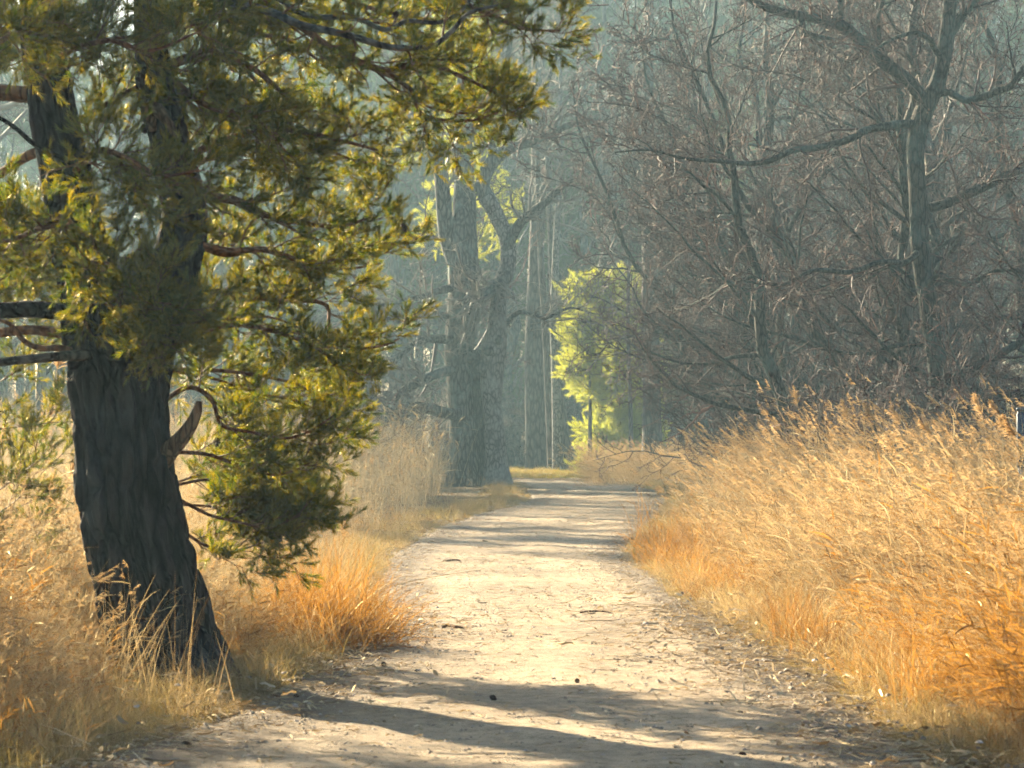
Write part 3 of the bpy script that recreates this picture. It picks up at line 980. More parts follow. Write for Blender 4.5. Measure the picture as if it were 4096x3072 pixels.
def hero_pine():
    D = 17.0
    s = D / F
    base = G(178, 690)
    base[1] = D
    e = thing('pine_tree', base, 'big dark leaning pine with forked trunk and sunlit golden-green needles beside the path', 'tree')

    def pl(seq, d0=D):
        return [P(p[0], p[1], d0 + (p[2] if len(p) > 2 else 0)) for p in seq]
    # trunk with deep bark plates
    ctrl = pl([(182, 705), (179, 680), (163, 640), (152, 597), (139, 550), (129, 500), (124, 450), (119, 410), (112, 372), (101, 340), (90, 300), (81, 250), (71, 205), (62, 165), (50, 100), (38, 0), (30, -90), (20, -200)])
    rad = np.array([64, 57, 53, 51, 49.5, 48.5, 48, 47.5, 45, 36, 30, 28, 26, 24.5, 22.5, 19, 16, 12]) * s

    def barky(ctrl, rad, n, k, seed, flare=0.0, amp=1.0):
        pt, r = spline(ctrl, n, rad)
        T = norm(np.gradient(pt, axis=0))
        A = norm(np.cross(T, np.array([0, 1.0, 0])))
        B = np.cross(T, A)
        L = np.concatenate([[0], np.cumsum(np.linalg.norm(np.diff(pt, axis=0), axis=1))])
        V = np.zeros((n, k, 3))
        for i in range(n):
            for j in range(k):
                a = 2 * math.pi * j / k
                ca, sa = math.cos(a), math.sin(a)
                rr = r[i]
                q = Vector((ca * rr * 13, sa * rr * 13, L[i] * 2.3 + seed))
                wv = noise.noise_vector(q * 0.6)
                q2 = q + wv * 0.9
                dist, _ = noise.voronoi(q2)
                edge = min((dist[1] - dist[0]) * 2.6, 1.0)
                h = 0.046 * edge + 0.016 * noise.noise(q * 1.7) + 0.006 * noise.noise(q * 5)
                rr = rr * (1 + 0.05 * noise.noise((ca * 1.2, sa * 1.2, L[i] * 1.1 + seed))) + amp * (h - 0.026) * min(1, r[i] / 0.2)
                if flare:
                    rr *= 1 + flare * math.exp(-L[i] * 4.2) * (0.6 + 0.6 * math.sin(a * 3 + 1.2) + 0.3 * math.sin(a * 5))
                V[i, j] = pt[i] + rr * (ca * A[i] + sa * B[i])
        idx = np.arange(n * k).reshape(n, k)
        a = idx[:-1]
        q = np.stack([a, np.roll(a, -1, 1), np.roll(idx[1:], -1, 1), idx[1:]], -1).reshape(-1, 4)
        mb = MB()
        mb.add(V.reshape(-1, 3), None, q)
        return mb, pt, r
    mb, _, _ = barky(ctrl, rad, 330, 130, 3.0, 0.30)
    part(mb, 'trunk', M['pine_bark'], e, base)
    c2 = pl([(134, 400, 0.05), (146, 370, 0.05), (156, 335, 0.06), (168, 290, 0.08), (180, 245, 0.1), (184, 215, 0.1), (176, 170, 0.1), (163, 120, 0.1), (153, 75, 0.1), (150, 0, 0.1), (152, -120, 0.1)])
    mb, _, _ = barky(c2, np.array([30, 27, 24, 24, 24, 23, 21, 19, 18, 16, 12]) * s, 170, 80, 9.0, 0, 0.8)
    part(mb, 'trunk_fork', M['pine_bark'], e, base)
    # bare dead stub
    limb_obj(e, base, pl([(160, 462), (172, 449, -0.1), (182, 438, -0.14), (191, 425, -0.16), (197, 411, -0.17), (199, 401, -0.17)]), np.array([13, 9.5, 7.5, 6, 4.6, 3.0]) * s, M['dead'], 'broken_branch', 4, 14, 30, 0.3, 'short broken dead branch stub with a sunlit edge')
    limb_obj(e, base, pl([(152, 130, -0.2), (150, 112, -0.26), (156, 108, -0.3), (164, 118, -0.34), (172, 128, -0.36), (174, 138, -0.36)]), np.array([4, 6, 7, 5, 4, 2]) * s, M['dead'], 'broken_branch', 5, 10, 16, 0.15, 'pale broken limb catching the sun high on the fork')
    # bare limbs going off to the side
    BARE = [
        ([(85, 314), (62, 312, -0.1), (30, 309, -0.2), (0, 310, -0.3), (-40, 300, -0.5), (-120, 290, -1)], [9, 8.5, 8.5, 8, 7, 5], 'pine_bark'),
        ([(85, 333), (62, 333, 0.2), (30, 330, 0.3), (0, 333, 0.4), (-50, 340, 0.6)], [6, 5.5, 5, 5, 4], 'pine_limb'),
        ([(90, 355, -0.2), (66, 356, -0.4), (40, 358, -0.6), (0, 362, -0.8), (-60, 370, -1.2)], [6, 5, 4.6, 4.2, 3], 'grey_bark'),
        ([(70, 350, -0.3), (58, 348, -0.4), (40, 348, -0.4), (24, 341, -0.5), (8, 323, -0.5), (-20, 318, -0.6)], [3.4, 3.2, 3, 2.6, 2.2, 1.5], 'pine_limb'),
        ([(60, 146, 0.2), (33, 153, 0.3), (16, 162, 0.4), (0, 173, 0.5), (-40, 195, 0.8)], [5.5, 5.5, 5.2, 5, 4], 'pine_limb'),
        ([(50, 94, 0.1), (26, 94, 0.1), (0, 92, 0.1), (-50, 88, 0)], [9, 8.5, 8.5, 7], 'pine_limb'),
        ([(70, 160, -0.5), (56, 155, -0.6), (36, 146, -0.7), (15, 128, -0.8), (-5, 116, -0.9), (-50, 100, -1)], [2.4, 2.4, 2.2, 2.2, 2, 1.4], 'pine_bark'),
    ]
    for i, (c, rr, mt) in enumerate(BARE):
        limb_obj(e, base, pl(c), np.array(rr) * s, M[mt], 'limb', 60 + i, 10, None, 0.1)
    # leafy limbs
    LEAFY = [
        # towards the top edge
        ([(150, -10, 0), (200, -14, -0.1), (226, 0, -0.2), (269, 11, -0.3), (300, 24, -0.4), (350, 35, -0.5), (379, 44, -0.5), (398, 47, -0.5), (430, 46, -0.5), (452, 30, -0.5), (470, 12, -0.5), (510, 2, -0.5)], [6, 5.5, 5, 4.6, 4.4, 4, 3.8, 3.6, 3.2, 2.8, 2.2, 1.4], 'grey_bark'),
        ([(160, 70, 0.2), (190, 55, 0.3), (213, 52, 0.4), (237, 60, 0.5), (261, 74, 0.6), (290, 101, 0.7), (310, 120, 0.8)], [5, 4.5, 4, 3.6, 3.2, 2.4, 1.4], 'pine_limb'),
        ([(290, 20, 0.8), (340, 52, 0.9), (383, 70, 1), (402, 66, 1), (430, 64, 1), (470, 80, 1), (500, 95, 1)], [3.5, 4, 4.6, 4.4, 3, 2.2, 1.2], 'pine_limb'),
        ([(383, 70, 1), (392, 76, 1), (410, 90, 1), (418, 108, 1), (432, 118, 1), (470, 120, 1), (498, 112, 1)], [3.6, 3, 2.6, 2.2, 2, 1.6, 1], 'pine_limb'),
        ([(380, -20, 0.3), (440, -6, 0.2), (490, 14, 0), (525, 28, -0.1), (560, 30, -0.2)], [4, 3.6, 2.8, 2, 1], 'pine_limb'),
        ([(168, 165, 0.2), (200, 150, 0.4), (240, 135, 0.6), (290, 130, 0.7), (340, 140, 0.8), (378, 150, 0.9)], [4.6, 4.2, 3.6, 3, 2.2, 1.2], 'pine_limb'),
        ([(180, 190, 0), (207, 196, 0.1), (237, 201, 0.2), (263, 214, 0.3), (300, 222, 0.5), (340, 226, 0.6), (375, 215, 0.6)], [6, 5.2, 4.8, 4.2, 3, 2.2, 1.2], 'pine_limb'),
        ([(186, 240, 0), (225, 250, 0.2), (265, 250, 0.4), (310, 262, 0.5), (350, 255, 0.6), (383, 240, 0.7)], [4.2, 3.8, 3.4, 2.8, 2, 1], 'pine_limb'),
        ([(160, 300, 0.4), (205, 290, 0.6), (250, 298, 0.7), (300, 300, 0.8), (327, 306, 0.8), (330, 330, 0.7), (352, 348, 0.6), (385, 345, 0.6), (400, 338, 0.6)], [4.6, 4.2, 3.8, 3.4, 3, 2.6, 2.2, 1.6, 1], 'pine_limb'),
        ([(152, 350, 0.3), (190, 335, 0.4), (230, 325, 0.4), (270, 330, 0.4), (310, 345, 0.3), (345, 368, 0.3)], [4.2, 3.8, 3.2, 2.6, 2, 1], 'pine_limb'),
        ([(165, 400, 0.4), (185, 388, 0.3), (200, 390, 0.3), (213, 402, 0.3), (222, 425, 0.3), (250, 432, 0.4), (290, 438, 0.5), (320, 425, 0.5), (340, 410, 0.5)], [3.6, 3.4, 3.2, 3, 2.8, 2.4, 2, 1.5, 0.9], 'pine_limb'),
        ([(170, 370, 0.8), (210, 370, 0.9), (255, 375, 1), (300, 385, 1), (335, 400, 1)], [3.6, 3.2, 2.6, 2, 1], 'pine_limb'),
        ([(178, 452, 0.5), (210, 455, 0.6), (245, 468, 0.6), (280, 475, 0.7), (312, 462, 0.7)], [3.2, 2.8, 2.2, 1.6, 0.8], 'pine_limb'),
        ([(180, 500, 0.6), (210, 515, 0.6), (240, 522, 0.6), (270, 528, 0.6), (300, 515, 0.6)], [2.8, 2.4, 2, 1.5, 0.8], 'pine_limb'),
        ([(182, 530, 0.8), (205, 545, 0.8), (230, 552, 0.8), (255, 545, 0.8), (282, 535, 0.8)], [2.4, 2, 1.6, 1.2, 0.7], 'pine_limb'),
        ([(175, 485, 0.9), (215, 480, 1), (255, 498, 1.1), (290, 500, 1.1)], [2.4, 2, 1.6, 0.8], 'pine_limb'),
        # in front of the stems and to their other side
        ([(75, 170, -0.3), (100, 150, -0.6), (130, 160, -0.8), (160, 175, -0.9), (200, 170, -1)], [4, 3.4, 2.8, 2, 1], 'pine_limb'),
        ([(85, 260, -0.3), (105, 270, -0.6), (130, 285, -0.8), (150, 300, -0.9), (175, 305, -1)], [3.6, 3, 2.4, 1.8, 0.9], 'pine_limb'),
        ([(80, 230, -0.3), (60, 225, -0.6), (35, 230, -0.8), (10, 240, -1), (-30, 245, -1.2)], [4, 3.4, 2.8, 2.4, 1.4], 'pine_limb'),
        ([(75, 220, 0.4), (40, 255, 0.6), (10, 275, 0.8), (-30, 285, 1)], [3.4, 2.8, 2.2, 1.2], 'pine_limb'),
        ([(45, 70, -0.3), (70, 50, -0.6), (110, 40, -0.8), (150, 50, -0.9), (200, 30, -1)], [4, 3.4, 2.8, 2, 1], 'pine_limb'),
        ([(40, 20, -0.3), (20, 30, -1.0), (0, 40, -1.8), (-30, 60, -2.4)], [4, 3.4, 2.8, 1.6], 'pine_limb'),
        ([(155, 60, 0.3), (190, 95, 0.2), (220, 110, 0.1), (250, 112, 0), (285, 150, 0)], [4, 3.4, 2.8, 2, 1], 'pine_limb'),
        ([(152, 20, 0.3), (190, 0, 0.6), (240, 30, 0.8), (290, 40, 1), (330, 70, 1.1)], [4.4, 3.8, 3.2, 2.4, 1.2], 'pine_limb'),
        ([(152, -10, 0.6), (220, -20, 1), (300, -15, 1.2), (380, 10, 1.3), (440, 20, 1.4)], [4.4, 3.8, 3.2, 2.4, 1.2], 'pine_limb'),
        ([(30, -90, 0.2), (80, -110, 0.8), (140, -100, 1.4), (210, -90, 1.8), (280, -70, 2.2)], [6, 5, 4, 3, 1.5], 'pine_limb'),
        ([(28, -60, 0.2), (0, -70, 0.8), (-40, -60, 1.6), (-90, -40, 2.4)], [5, 4, 3, 1.5], 'pine_limb'),
        ([(152, -100, 0.2), (200, -120, 0.8), (260, -110, 1.2), (330, -80, 1.6), (400, -50, 1.8)], [5, 4.4, 3.6, 2.6, 1.4], 'pine_limb'),
        ([(45, 60, 0.2), (20, 40, 0.8), (-20, 20, 1.4), (-70, 10, 2)], [5, 4, 3, 1.5], 'pine_limb'),
        ([(60, 130, 0.2), (95, 110, 0.5), (130, 90, 0.6), (170, 70, 0.5), (215, 75, 0.3)], [4, 3.2, 2.6, 2, 1], 'pine_limb'),
        ([(100, 300, -0.4), (120, 312, -0.6), (145, 330, -0.7), (165, 345, -0.8)], [2.6, 2.2, 1.6, 0.8], 'pine_limb'),
    ]
    jr = RS(92)
    for (c, rr, mt) in LEAFY[1:20:2] + LEAFY[16:19] + LEAFY[20:25] + LEAFY[0:1]:
        if c[0][1] < -50:
            continue
        dx, dy, dd = jr.uniform(-16, 16), jr.uniform(12, 34) * jr.choice([-1, 1]), jr.uniform(0.2, 0.7)
        m_ = len(c)
        LEAFY.append(([(q[0] + dx * i / m_, q[1] + dy * i / m_ + jr.normal(0, 4), (q[2] if len(q) > 2 else 0) + dd * (0.3 + i / m_)) for i, q in enumerate(c)], [v * 0.72 for v in rr], mt))
    Ps = []
    for i, (c, rr, mt) in enumerate(LEAFY):
        Ps.append(limb_obj(e, base, pl(c), np.array(rr) * s * (0.72 if c[0][1] > 250 else 0.9), M[mt], 'limb', 80 + i, 8, None, 0.2))
    rng = RS(91)
    P1, R1 = resample(Ps, 16)
    tw = MB()
    P2, R2 = children(rng, P1, R1, 14, 0.1, 1.0, (0.4, 1.1), None, len_abs=0.40, rf=0.45, rmin=0.0035, n=6, wig=0.2, trop=(0, 0, 0.06), tip=0.35, taper=0.25)
    tubes(tw, P2, R2, 5)
    P3, R3 = children(rng, P2, R2, 7, 0.15, 1.0, (0.4, 1.0), None, len_abs=0.17, rf=0.6, rmin=0.0024, n=5, wig=0.22, trop=(0, 0, 0.08), tip=0.5, taper=0.2)
    tubes(tw, P3, R3, 4)
    part(tw, 'twigs', M['pine_twig'], e, base, True)
    needles_on('needles', rng, P3, 4, NG_NEAR, e, base, 0.2, updroop=0.3)
    # a few cones hanging in the crown
    pick = rng.choice(len(P3), 46, replace=False)
    for q in pick:
        cone_part(e, base, P3[q, -1] + np.array([0, 0, -0.02]), rng)


def cone_mesh():
    mb = MB()
    rng = RS(4)
    L, Rm = 0.052, 0.019
    for i in range(46):
        u = i / 45
        z = u * L
        rr = Rm * math.sin(math.pi * min(max(u * 0.86 + 0.10, 0), 1)) ** 0.8
        a = i * 2.39996
        ca, sa = math.cos(a), math.sin(a)
        o = np.array([ca, sa, 0])
        t = np.array([-sa, ca, 0])
        up = np.array([0, 0, 1.0])
        w = 0.0065
        c = o * rr * 0.45 + up * (z - 0.004)
        tipp = o * rr * 1.12 + up * (z + 0.004)
        v = [c - t * w * 0.6, c + t * w * 0.6, tipp + t * w, tipp - t * w, tipp + o * 0.001 - up * 0.005, c - up * 0.003]
        mb.add(v, [(5, 4, 1), (1, 4, 2), (5, 0, 4), (0, 3, 4)], [(0, 1, 2, 3)])
    return mb.mesh('pine_cone', M['cone'], False)


CONE = cone_mesh()


def cone_part(parent, base, p, rng):
    o = bpy.data.objects.new('cone', CONE)
    COL.objects.link(o)
    o.parent = parent
    o.location = p - base
    o.rotation_euler = (math.pi + rng.normal(0, 0.5), rng.normal(0, 0.5), rng.rand() * 6)
    o.scale = (rng.uniform(0.8, 1.1),) * 3


def small_pine(name, base, h, seed, ng, label, cat='tree', rtrunk=0.06, width=0.3, per=3, m1=26, lean=(0, 0), tmat='far_bark', group=None, u0=0.05, m2=9, m3=5, twl=0.35):
    rng = RS(seed)
    base = np.asarray(base, float)
    e = thing(name, base, label, cat, group)
    n = 16
    t = np.linspace(0, 1, n)[:, None]
    Pt = base + t * np.array([lean[0] * h, lean[1] * h, h]) + np.array([[noise.noise((i * 0.5, seed, 0)), noise.noise((i * 0.5, seed, 4)), 0] for i in range(n)]) * 0.03 * h * t
    R = rtrunk * (1 - 0.88 * t[:, 0])
    mb = MB()
    rings(mb, Pt, R, 12, seed, 0.12, 0.2)
    part(mb, 'trunk', M[tmat], e, base)
    P1, R1 = children(rng, Pt[None], R[None], m1, u0, 0.99, (1.0, 1.45), None, len_abs=width * h, rf=0.4, rmin=0.006, n=8, wig=0.10, trop=(0, 0, 0.06), tip=0.25, taper=0.75)
    mb = MB()
    tubes(mb, P1, R1, 5)
    P2, R2 = children(rng, P1, R1, m2, 0.2, 1.0, (0.5, 1.0), None, len_abs=twl * 2, rf=0.5, rmin=0.004, n=5, wig=0.15, trop=(0, 0, 0.08), tip=0.4, taper=0.3)
    tubes(mb, P2, R2, 3)
    P3, R3 = children(rng, P2, R2, m3, 0.2, 1.0, (0.4, 0.9), None, len_abs=twl, rf=0.6, rmin=0.003, n=4, wig=0.15, trop=(0, 0, 0.08), tip=0.5, taper=0.3)
    tubes(mb, P3, R3, 3)
    part(mb, 'branches', M['pine_twig'], e, base, True)
    needles_on('needles', rng, P3, per, ng, e, base, 0.2)
    return e


# far pine kit: trunk + boughs with leaf-sized faces, shared by copies
def far_pine_kit(seed, h, rt, u0, wid):
    rng = RS(seed)
    n = 14
    t = np.linspace(0, 1, n)[:, None]
    Pt = t * np.array([0, 0, h]) + np.array([[noise.noise((i * 0.5, seed, 0)), noise.noise((i * 0.5, seed, 4)), 0] for i in range(n)]) * 0.02 * h * t
    R = rt * (1 - 0.85 * t[:, 0])
    mb = MB()
    rings(mb, Pt, R, 10, seed, 0.1, 0.2)
    kit = [('trunk', mb.mesh('trunk', M['far_bark']), False)]
    P1, R1 = children(rng, Pt[None], R[None], 34, u0, 0.99, (0.9, 1.5), None, len_abs=wid, rf=0.35, rmin=0.015, n=7, wig=0.12, trop=(0, 0, 0.03), tip=0.25, taper=0.6)
    P2, R2 = children(rng, P1, R1, 8, 0.25, 1.0, (0.5, 1.0), None, len_abs=1.3, rf=0.5, rmin=0.01, n=4, wig=0.15, trop=(0, 0, 0.06), tip=0.4, taper=0.3)
    cr = MB()
    tubes(cr, P1, R1, 4)
    tubes(cr, P2, R2, 3)
    kit.append(('branches', cr.mesh('branches', M['pine_twig']), True))
    P3, R3 = children(rng, P2, R2, 7, 0.1, 1.0, (0.3, 1.1), None, len_abs=0.55, rf=0.5, rmin=0.01, n=2, wig=0.2, tip=0.5, taper=0.2)
    m = len(P3)
    k = 12
    c = np.repeat(P3[:, 1], k, axis=0)
    ax = np.repeat(norm(P3[:, 1] - P3[:, 0]), k, axis=0)
    d = norm(ax * 0.9 + rng.normal(0, 0.8, (m * k, 3)) + np.array([0, 0, 0.15]))
    side = norm(np.cross(d, rng.normal(0, 1, (m * k, 3))))
    st = c - ax * rng.uniform(0, 0.4, (m * k, 1))
    ln = rng.uniform(0.16, 0.34, (m * k, 1))
    w = 0.016
    V = np.stack([st - side * w, st + side * w, st + d * ln], axis=1).reshape(-1, 3)
    nm = MB()
    nm.add(V, np.arange(m * k * 3).reshape(-1, 3))
    kit.append(('crown', nm.mesh('crown', M['needle_far']), True))
    return kit


hero_pine()
central_tree()
thicket_hero()

# ------------------------------------------------------------------ far trunks and the sunny young pine at the bend
def pole(name, ctrl, rads, D, mat, label, seed, twigs=True, group=None):
    s = D / F
    pts = [P(p[0], p[1], D) for p in ctrl]
    base = np.array([pts[0][0], D, 0.0])
    pts[0][2] = -0.1
    e = thing(name, base, label, 'tree', group)
    pt, r = spline(pts, 34, np.array(rads) * s)
    mb = MB()
    rings(mb, pt, r, 14, seed, 0.08, 0.25, 2)
    part(mb, 'trunk', M[mat], e, base)
    if twigs:
        rng = RS(seed + 500)
        P1, R1 = children(rng, pt[None], r[None], 13, 0.52, 1.0, (0.7, 1.4), None, len_abs=2.2, rf=0.3, rmin=0.015, n=8, wig=0.15, trop=(0, 0, 0.03), tip=0.2, taper=0.3)
        mb = MB()
        tubes(mb, P1, R1, 5)
        P2, R2 = children(rng, P1, R1, 9, 0.15, 1.0, (0.5, 1.1), 0.4, rf=0.5, rmin=0.007, n=5, wig=0.22, tip=0.3)
        tubes(mb, P2, R2, 3)
        P3, R3 = children(rng, P2, R2, 7, 0.1, 1.0, (0.5, 1.1), 0.5, rf=0.6, rmin=0.005, n=4, wig=0.25, tip=0.4)
        tubes(mb, P3, R3, 3)
        part(mb, 'crown', M['pale_twig'], e, base, True)
    return e


pole('pine_tree', [(537, 476), (537, 462), (535, 400), (534, 345), (536, 270), (538, 190), (537, 90), (538, -30)], [11.5, 10.5, 9.5, 9, 8, 7, 5.5, 4], 104, 'far_bark', 'thick straight trunk in the haze just past the old twin-stemmed tree', 201)
pole('slim_tree', [(553, 476), (552, 462), (549, 400), (546, 340), (541, 260), (538, 170), (536, 60), (534, -30)], [4.4, 4, 3.6, 3.4, 3, 2.6, 2, 1.5], 101, 'far_bark', 'slim leaning stem touching the thick hazy trunk', 202)
pole('lichened_tree', [(559, 477), (558, 462), (557, 420), (556, 380), (554, 320), (556, 250), (560, 150), (560, -20)], [5.6, 5, 4.6, 4.4, 4, 3.4, 2.6, 1.6], 100, 'pale_bark', 'pale lichen-blotched stem, middle one of three slim far stems', 203)
pole('slim_tree', [(566, 476), (566, 462), (564, 420), (560, 388), (555, 340), (552, 280), (548, 180), (540, -20)], [4, 3.8, 3.4, 3.2, 3, 2.6, 2, 1.2], 102, 'far_bark', 'dark crooked slim stem beside the sunny young pine', 204)
pole('pine_tree', [(653, 480), (652, 440), (652, 400), (651, 350), (650, 280), (649, 190), (648, 90), (650, -30)], [10.5, 9.5, 9, 8.6, 8, 7, 5.6, 4], 92, 'far_bark', 'straight trunk with one sunlit edge rising behind the grass bank', 205)
pole('slim_tree', [(632, 480), (631, 440), (630, 390), (628, 320), (630, 240), (634, 150), (636, -20)], [2.4, 2.2, 2, 1.9, 1.7, 1.4, 1], 95, 'far_bark', 'thin sapling between the young pine and the sunlit-edged trunk', 206)
b = P(615, 0, 98); b[2] = 0
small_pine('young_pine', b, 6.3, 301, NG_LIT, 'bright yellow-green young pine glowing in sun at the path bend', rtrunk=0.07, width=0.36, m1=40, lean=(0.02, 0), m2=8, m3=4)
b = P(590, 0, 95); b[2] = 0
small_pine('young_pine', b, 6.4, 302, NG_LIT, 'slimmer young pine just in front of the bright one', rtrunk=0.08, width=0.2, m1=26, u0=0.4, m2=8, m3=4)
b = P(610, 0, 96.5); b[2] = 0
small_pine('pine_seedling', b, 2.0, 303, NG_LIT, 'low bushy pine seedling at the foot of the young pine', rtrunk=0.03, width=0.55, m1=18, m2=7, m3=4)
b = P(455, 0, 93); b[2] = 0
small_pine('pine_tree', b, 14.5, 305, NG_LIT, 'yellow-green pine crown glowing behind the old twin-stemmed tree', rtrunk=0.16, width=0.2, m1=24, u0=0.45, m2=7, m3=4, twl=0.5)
b = P(-190, 0, 21); b[2] = 0
small_pine('pine_tree', b, 9.5, 306, NG_NEAR, 'dark pine boughs hanging in at the upper picture edge', rtrunk=0.2, width=0.30, m1=40, u0=0.46, m2=11, m3=6, twl=0.24, per=4, tmat='pine_bark')
# pine branchlets low at the picture edge behind the big pine
b = P(-30, 0, 21.5); b[2] = 0
small_pine('young_pine', b, 2.6, 304, NG_NEAR, 'ragged young pine in the grass behind the big trunk', rtrunk=0.04, width=0.48, m1=20, m2=7, m3=5, twl=0.2, per=4, lean=(0.08, 0))

# ------------------------------------------------------------------ thicket beside the path
rng = RS(600)
SX, SY = -math.sin(SUN_AZ), math.cos(SUN_AZ)


def in_lane(x, y, x0=4.0, y0=99.0, half=5.5):
    """gap cleared through the wood to let sun onto the bend and haze"""
    t = (x - x0) * SX + (y - y0) * SY
    o = (x - x0) * SY - (y - y0) * SX
    return 3 < t < 60 and -15 < o < half


thick = [  # px of base, depth, kit, scale, turn, label
    (880, 47, 2, 0.95, 0.3, 'stout mossy alder stem nearest the forked alder'),
    (786, 56, 2, 1.0, 2.0, 'thick grey stem rising behind the grass plumes mid-thicket'),
    (1020, 37, 2, 0.5, 0.25, 'slim dark stem at the picture edge above the navy board'),
    (846, 50, 1, 0.72, 0.0, 'stem leaning steeply across the thicket behind the grass plumes'),
    (800, 60, 3, 1.1, -0.1, 'low arching stem reaching out furthest over the path'),
    (905, 52, 0, 0.9, 1.5, 'mossy stem just behind the forked alder'),
    (965, 50, 3, 1.2, -0.2, 'arching stem bending over between forked alder and picture edge'),
    (812, 68, 1, 1.05, 0.15, 'leaning stem where the thicket meets the haze'),
    (790, 74, 0, 1.0, -0.2, 'slender leaning tree at the hazy end of the thicket'),
    (860, 60, 1, 1.1, 0.2, 'thin leaning stem deep in the middle of the thicket'),
    (1005, 55, 0, 1.05, 0.0, 'tall leaning stem deep in the thicket by the picture edge'),
    (940, 64, 2, 1.1, 1.2, 'upright grey trunk deep behind the forked alder'),
]
thick += [
    (820, 46, 0, 0.8, 0.2, 'short mossy stem near the crest of the golden bank'),
    (895, 58, 3, 1.2, 0.0, 'low bowed stem behind the stout mossy alder'),
    (985, 46, 0, 0.85, 0.4, 'slanting stem between forked alder and navy board'),
    (850, 66, 0, 1.1, -0.3, 'tall slanting stem far back in mid-thicket'),
]
for (px, d, k, sc, rz, lab) in thick:
    p = P(px, 0, d)
    place_copy(TH[k], 'alder_tree', (p[0], d, -0.02), rz, sc, lab, 'tree', 'leaning trees of the thicket')
for i in range(12):
    px = 800 + (i % 6) * 54 + rng.uniform(-18, 18)
    d = 62 + (i // 6) * 12 + rng.uniform(-4, 5)
    p = P(px, 0, d)
    place_copy(TH[(i * 3 + i // 4) % 4], 'alder_tree', (p[0], d, -0.02), rng.uniform(-0.5, 0.5), rng.uniform(0.95, 1.25),
               'bare leaning alder in the tangled depth of the thicket', 'tree', 'alders deep in the thicket')
for i in range(20):
    px = 765 + i * 15 + rng.uniform(-10, 10)
    d = rng.uniform(38, 66) if px > 800 else rng.uniform(58, 72)
    p = P(px, 0, d)
    place_copy(SH[i % 2], 'twiggy_shrub', (p[0], d, -0.02), rng.uniform(-0.6, 0.6), rng.uniform(0.85, 1.3),
               'brown twiggy shrub filling the thicket behind the tall grass', 'shrub', 'shrubs in the thicket')
# scrub behind the reed bed and round the old tree
for i in range(18):
    px = -20 + i * 29 + rng.uniform(-12, 12)
    d = rng.uniform(64, 92)
    if 430 < px < 530:
        d = rng.uniform(84, 96)
    p = P(px, 0, d)
    place_copy(SH[2 if i % 3 else 1], 'twiggy_shrub', (p[0], d, -0.02), rng.uniform(0, 6.28), rng.uniform(0.9, 1.5),
               'grey twiggy shrub in the haze behind the pale reeds', 'shrub', 'shrubs behind the reed bed')
for i in range(34):
    px = -40 + (i % 17) * 66 + rng.uniform(-25, 25)
    d = 96 + (i // 17) * 14 + rng.uniform(-6, 6)
    if 490 < px < 680 and d < 108:
        d += 14
    p = P(px, 0, d)
    if in_lane(p[0], d):
        continue
    place_copy(FT[i % 3], 'bare_tree', (p[0], d, -0.02), rng.uniform(0, 6.28), rng.uniform(0.85, 1.2),
               'hazy bare tree standing back in the wood', 'tree', 'bare trees of the far wood')

for i in range(16):
    px = 480 + i * 16 + rng.uniform(-8, 8)
    d = rng.uniform(110, 121)
    p = P(px, 0, d)
    place_copy(SH[2 if i % 2 else 1], 'twiggy_shrub', (p[0], d, -0.02), rng.uniform(0, 6.28), rng.uniform(1.1, 1.6),
               'hazy undergrowth bush beyond the bend', 'shrub', 'undergrowth beyond the bend')

# pines of the wood
FP = [far_pine_kit(51, 20, 0.24, 0.25, 3.4), far_pine_kit(52, 23, 0.28, 0.35, 3.2), far_pine_kit(53, 17, 0.2, 0.02, 3.2)]
FPO = []
for i, kit in enumerate(FP):
    me = bpy.data.meshes.new('wood_pine')
spots = [         (550, 117, 2, 1.0, 'hazy pine behind the thick straight trunk'),
         (735, 104, 2, 0.9, 'dark hazy pine behind the end of the thicket')]
for (px, d, k, sc, lab) in spots:
    p = P(px, 0, d)
    place_copy(FP[k], 'pine_tree', (p[0], d, -0.02), px * 0.1, sc, lab, 'tree')
# pine stand shading the bend; the near ones are unseen, added to shade the haze
for i, (x, y, k) in enumerate([(-17, 83, 2), (-20, 94, 0), (-24, 88, 1), (-16, 101, 1), (-28, 97, 0), (-22, 106, 1), (-31, 90, 0), (-14.5, 57, 2), (-19, 68, 1), (-7.5, 17, 0), (-9.6, 14, 1), (-12.5, 19, 0), (-7.6, 11.5, 2), (-7.3, 20.6, 2)]):
    if in_lane(x, y):
        continue
    place_copy(FP[k], 'pine_tree', (x, y, -0.02), i * 1.3, (0.95 + 0.05 * (i % 3)) * (1 if y > 40 else (0.5 if y > 20 else 0.62)),
               'tall pine in the stand behind the reed bed' if y > 40 else 'unseen pine added to shade the near path and air', 'tree', 'pines behind the reed bed' if y > 40 else 'pines beside the camera')
for i, (x, y, k) in enumerate([(-9, 88, 0), (-13, 78, 1), (-12, 66, 2), (-16, 72, 0), (-7.5, 96, 1), (-13, 103, 2), (-18, 92, 0), (-20, 110, 1)]):  # put in to dapple the sun that the cleared gap lets through
    place_copy(FT[k], 'bare_tree', (x, y, -0.02), i * 2.1, 0.95,
               'bare tree in the sunny gap behind the reed bed', 'tree', 'bare trees in the gap')
